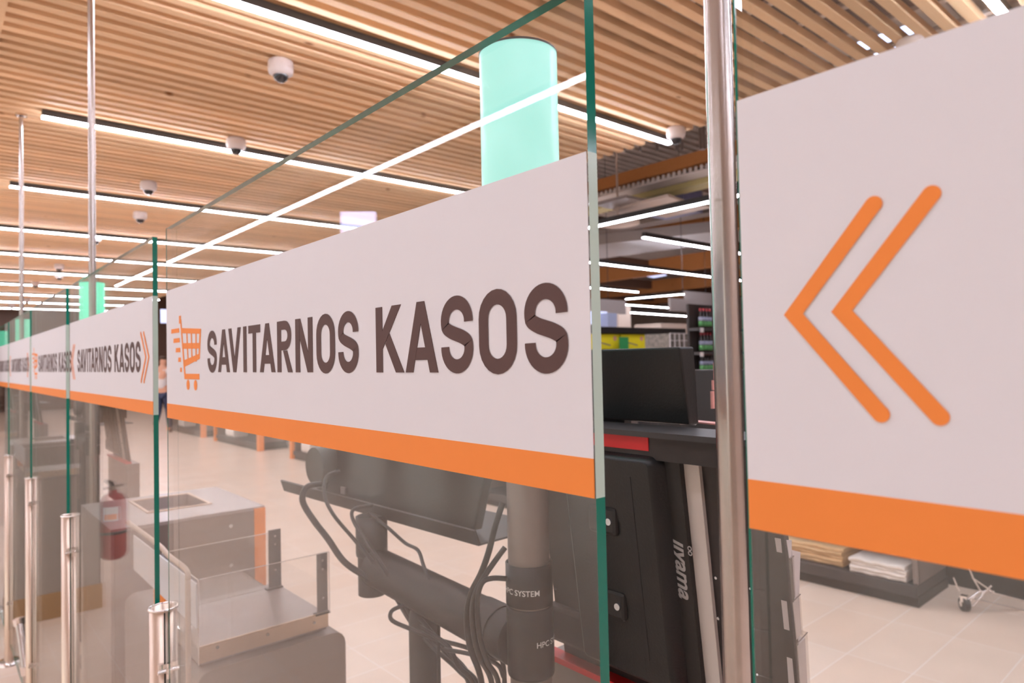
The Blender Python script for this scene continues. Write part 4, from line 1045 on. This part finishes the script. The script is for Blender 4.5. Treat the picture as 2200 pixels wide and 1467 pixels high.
# shelf with yellow boxes
sh = thing('tall_shelf', 'black topped tall shelf behind the monitor, holding yellow boxes', 'shelf unit', atd(1370, 760, 9.6))
a = atd(1262, 702, 9.5); A = ony(1262, 702, a.y); B = ony(1462, 716, a.y)
MB().box((A.x, a.y-.1, ony(1300, 716, a.y).z), (B.x, a.y+.5, A.z)).build('top_board', 'black', sh)
Bs = ony(1462, 749, a.y)
MB().box((A.x, a.y-.1, Bs.z-.04), (B.x, a.y+.5, Bs.z)).build('shelf', 'black', sh); MB().box((A.x, a.y+.45, 0), (B.x, a.y+.5, B.z)).build('back_panel', 'dark', sh)
MB().box((B.x-.04, a.y-.1, 0), (B.x, a.y+.5, B.z)).build('side_panel', 'dark', sh)
for (x0, x1, y0, lb) in ((1272, 1332, 717, 'yellow box on the tall shelf, left of the green card'), (1334, 1388, 718, 'yellow box on the tall shelf, middle one behind the green card'), (1389, 1434, 719, 'yellow box on the tall shelf, rightmost')):
    p = ony(x0, y0, a.y-.04); q = ony(x1, 749, a.y-.04)
    t = thing('product_box', lb, 'box', ((p.x+q.x)/2, a.y, Bs.z), 'yellow boxes on the tall shelf')
    MB().box((p.x, a.y-.04, Bs.z+.001), (q.x-.01, a.y+.3, p.z)).build('carton', 'yellow', t, bevel=.004)
    m_ = MB(); w_ = q.x-p.x; h_ = p.z-Bs.z
    m_.prism([(p.x+w_*.15, a.y-.042, Bs.z+h_*.55), (p.x+w_*.15, a.y-.042, Bs.z+h_*.45), (p.x+w_*.65, a.y-.042, Bs.z+h_*.22), (p.x+w_*.65, a.y-.042, Bs.z+h_*.30)], (0, .003, 0))
    m_.build('printed_stick', 'grey', t)
    MB().cyl((p.x+w_*.82, a.y-.043, Bs.z+h_*.72), (p.x+w_*.82, a.y-.039, Bs.z+h_*.72), h_*.16, n=16).build('round_badge', 'pink', t)
p = ony(1331, 724, a.y-.14); q = ony(1351, 752, a.y-.14)
tag(MB().box((p.x, a.y-.14, q.z), (q.x, a.y-.13, p.z)).build('price_card', 'greensign', None, loc=(p.x, a.y-.14, q.z)), 'green price card in front of the yellow boxes', 'price card')
# glazed cabinet
gc = thing('wire_cabinet', 'pale wire cabinet with patterned contents right of the yellow boxes', 'cabinet', atd(1470, 790, 8.5))
a2 = atd(1440, 716, 8.5); q = ony(1482, 800, a2.y)
MB().box((a2.x, a2.y+.02, .0), (q.x, a2.y+.4, a2.z)).build('contents', mat('mixed_goods', (0.22, 0.19, 0.16), .5, var=.9, scale=24), gc)
gr = MB()
for k in range(5): xx = a2.x+(q.x-a2.x)*k/4; gr.box((xx-.006, a2.y, q.z-.8), (xx+.006, a2.y+.01, a2.z))
for k in range(14): zz = a2.z-k*.09; gr.box((a2.x, a2.y, zz-.005), (q.x, a2.y+.01, zz+.005))
gr.build('wire_grid', 'white', gc)
p = ony(1490, 716, a2.y); r_ = ony(1497, 790, a2.y); MB().box((p.x, a2.y-.02, 0), (r_.x, a2.y+.05, p.z)).build('corner_post', 'white', gc)
# bottle shelf
bsf = thing('bottle_shelf', 'dark shelf unit with three rows of bottles left of the steel pole', 'shelf unit', atd(1520, 790, 7.2))
a3 = atd(1500, 655, 7.2); q3 = ony(1560, 792, a3.y)
MB().box((a3.x, a3.y+.12, 0), (q3.x+.5, a3.y+.15, a3.z+.02)).build('back_panel', 'dark', bsf)
rows = []
for k, yy in enumerate((704, 756, 800)):
    z = ony(1510, yy, a3.y).z; rows.append(z); MB().box((a3.x, a3.y, z-.03), (q3.x+.5, a3.y+.12, z)).build('shelf', 'darkgrey', bsf)
    pt = ony(1505, yy+3, a3.y-.01); MB().box((pt.x-.0, a3.y-.01, z-.05), (pt.x+.06, a3.y-.005, z-.002)).build('price_label', 'white', bsf)
bp = None; rn = ['top', 'middle', 'bottom']
def bottle(x, y, z, label):
    t = thing('sauce_bottle', label, 'bottle', (x, y, z), 'bottles on the dark shelf')
    MB().lathe((x, y, z), [(0,0),(.020,0),(.022,.01),(.022,.13),(.016,.16),(.011,.175),(.011,.19)], 14).build('flask', 'bottle', t)
    MB().lathe((x, y, z), [(.0225,.02),(.023,.02),(.023,.075),(.0225,.075)], 14).build('lower_label', 'lblg', t)
    MB().lathe((x, y, z), [(.0225,.08),(.023,.08),(.023,.12),(.0225,.12)], 14).build('upper_label', 'lblb', t)
    MB().lathe((x, y, z), [(.013,.185),(.013,.215),(0,.215)], 12).build('cap', 'redcap', t)
    return t
for k, z in enumerate(rows):
    for j in range(4):
        x = ony(1505, 700, a3.y+.05).x + .018 + j*.060
        lb = 'dark bottle with green label, %s row, %s from the left' % (rn[k], ['first', 'second', 'third', 'fourth'][j])
        if bp is None: bp = bottle(x, a3.y+.06, z, lb); bx0 = Vector((x, a3.y+.06, z))
        else: dup(bp, (x-bx0.x, a3.y+.06-bx0.y, z-bx0.z), lb)
# skylight above the slats and its light
sk = onz(1905, 92, 4.74)
struct(MB().box((sk.x-.22, sk.y-.34, 4.735), (sk.x+.22, sk.y+.34, 4.749)).build('window_2', 'daylight', None, loc=(sk.x, sk.y, 4.74)))
# hanging screen over the approach side, mirrored in the large glass
s1 = atd(730, 455, 6); s2 = atd(803, 500, 6); mx = lambda v: Vector((2*GX-v.x, v.y, v.z)); m1_, m2_ = mx(s1), mx(s2)
o = MB().hexa([(m1_.x,m1_.y,m2_.z),(m2_.x,m2_.y,m2_.z),(m2_.x-.04,m2_.y+.04,m2_.z),(m1_.x-.04,m1_.y+.04,m2_.z),(m1_.x,m1_.y,m1_.z),(m2_.x,m2_.y,m1_.z),(m2_.x-.04,m2_.y+.04,m1_.z),(m1_.x-.04,m1_.y+.04,m1_.z)]).build('hanging_screen', emit('approach_screen', (.62, .62, 1.0), 6.0), None, loc=m1_)
tag(o, 'lit screen hanging over the approach side, mirrored in the large glass', 'screen')

for o in D.objects:
    if '_loc' in o: del o['_loc']
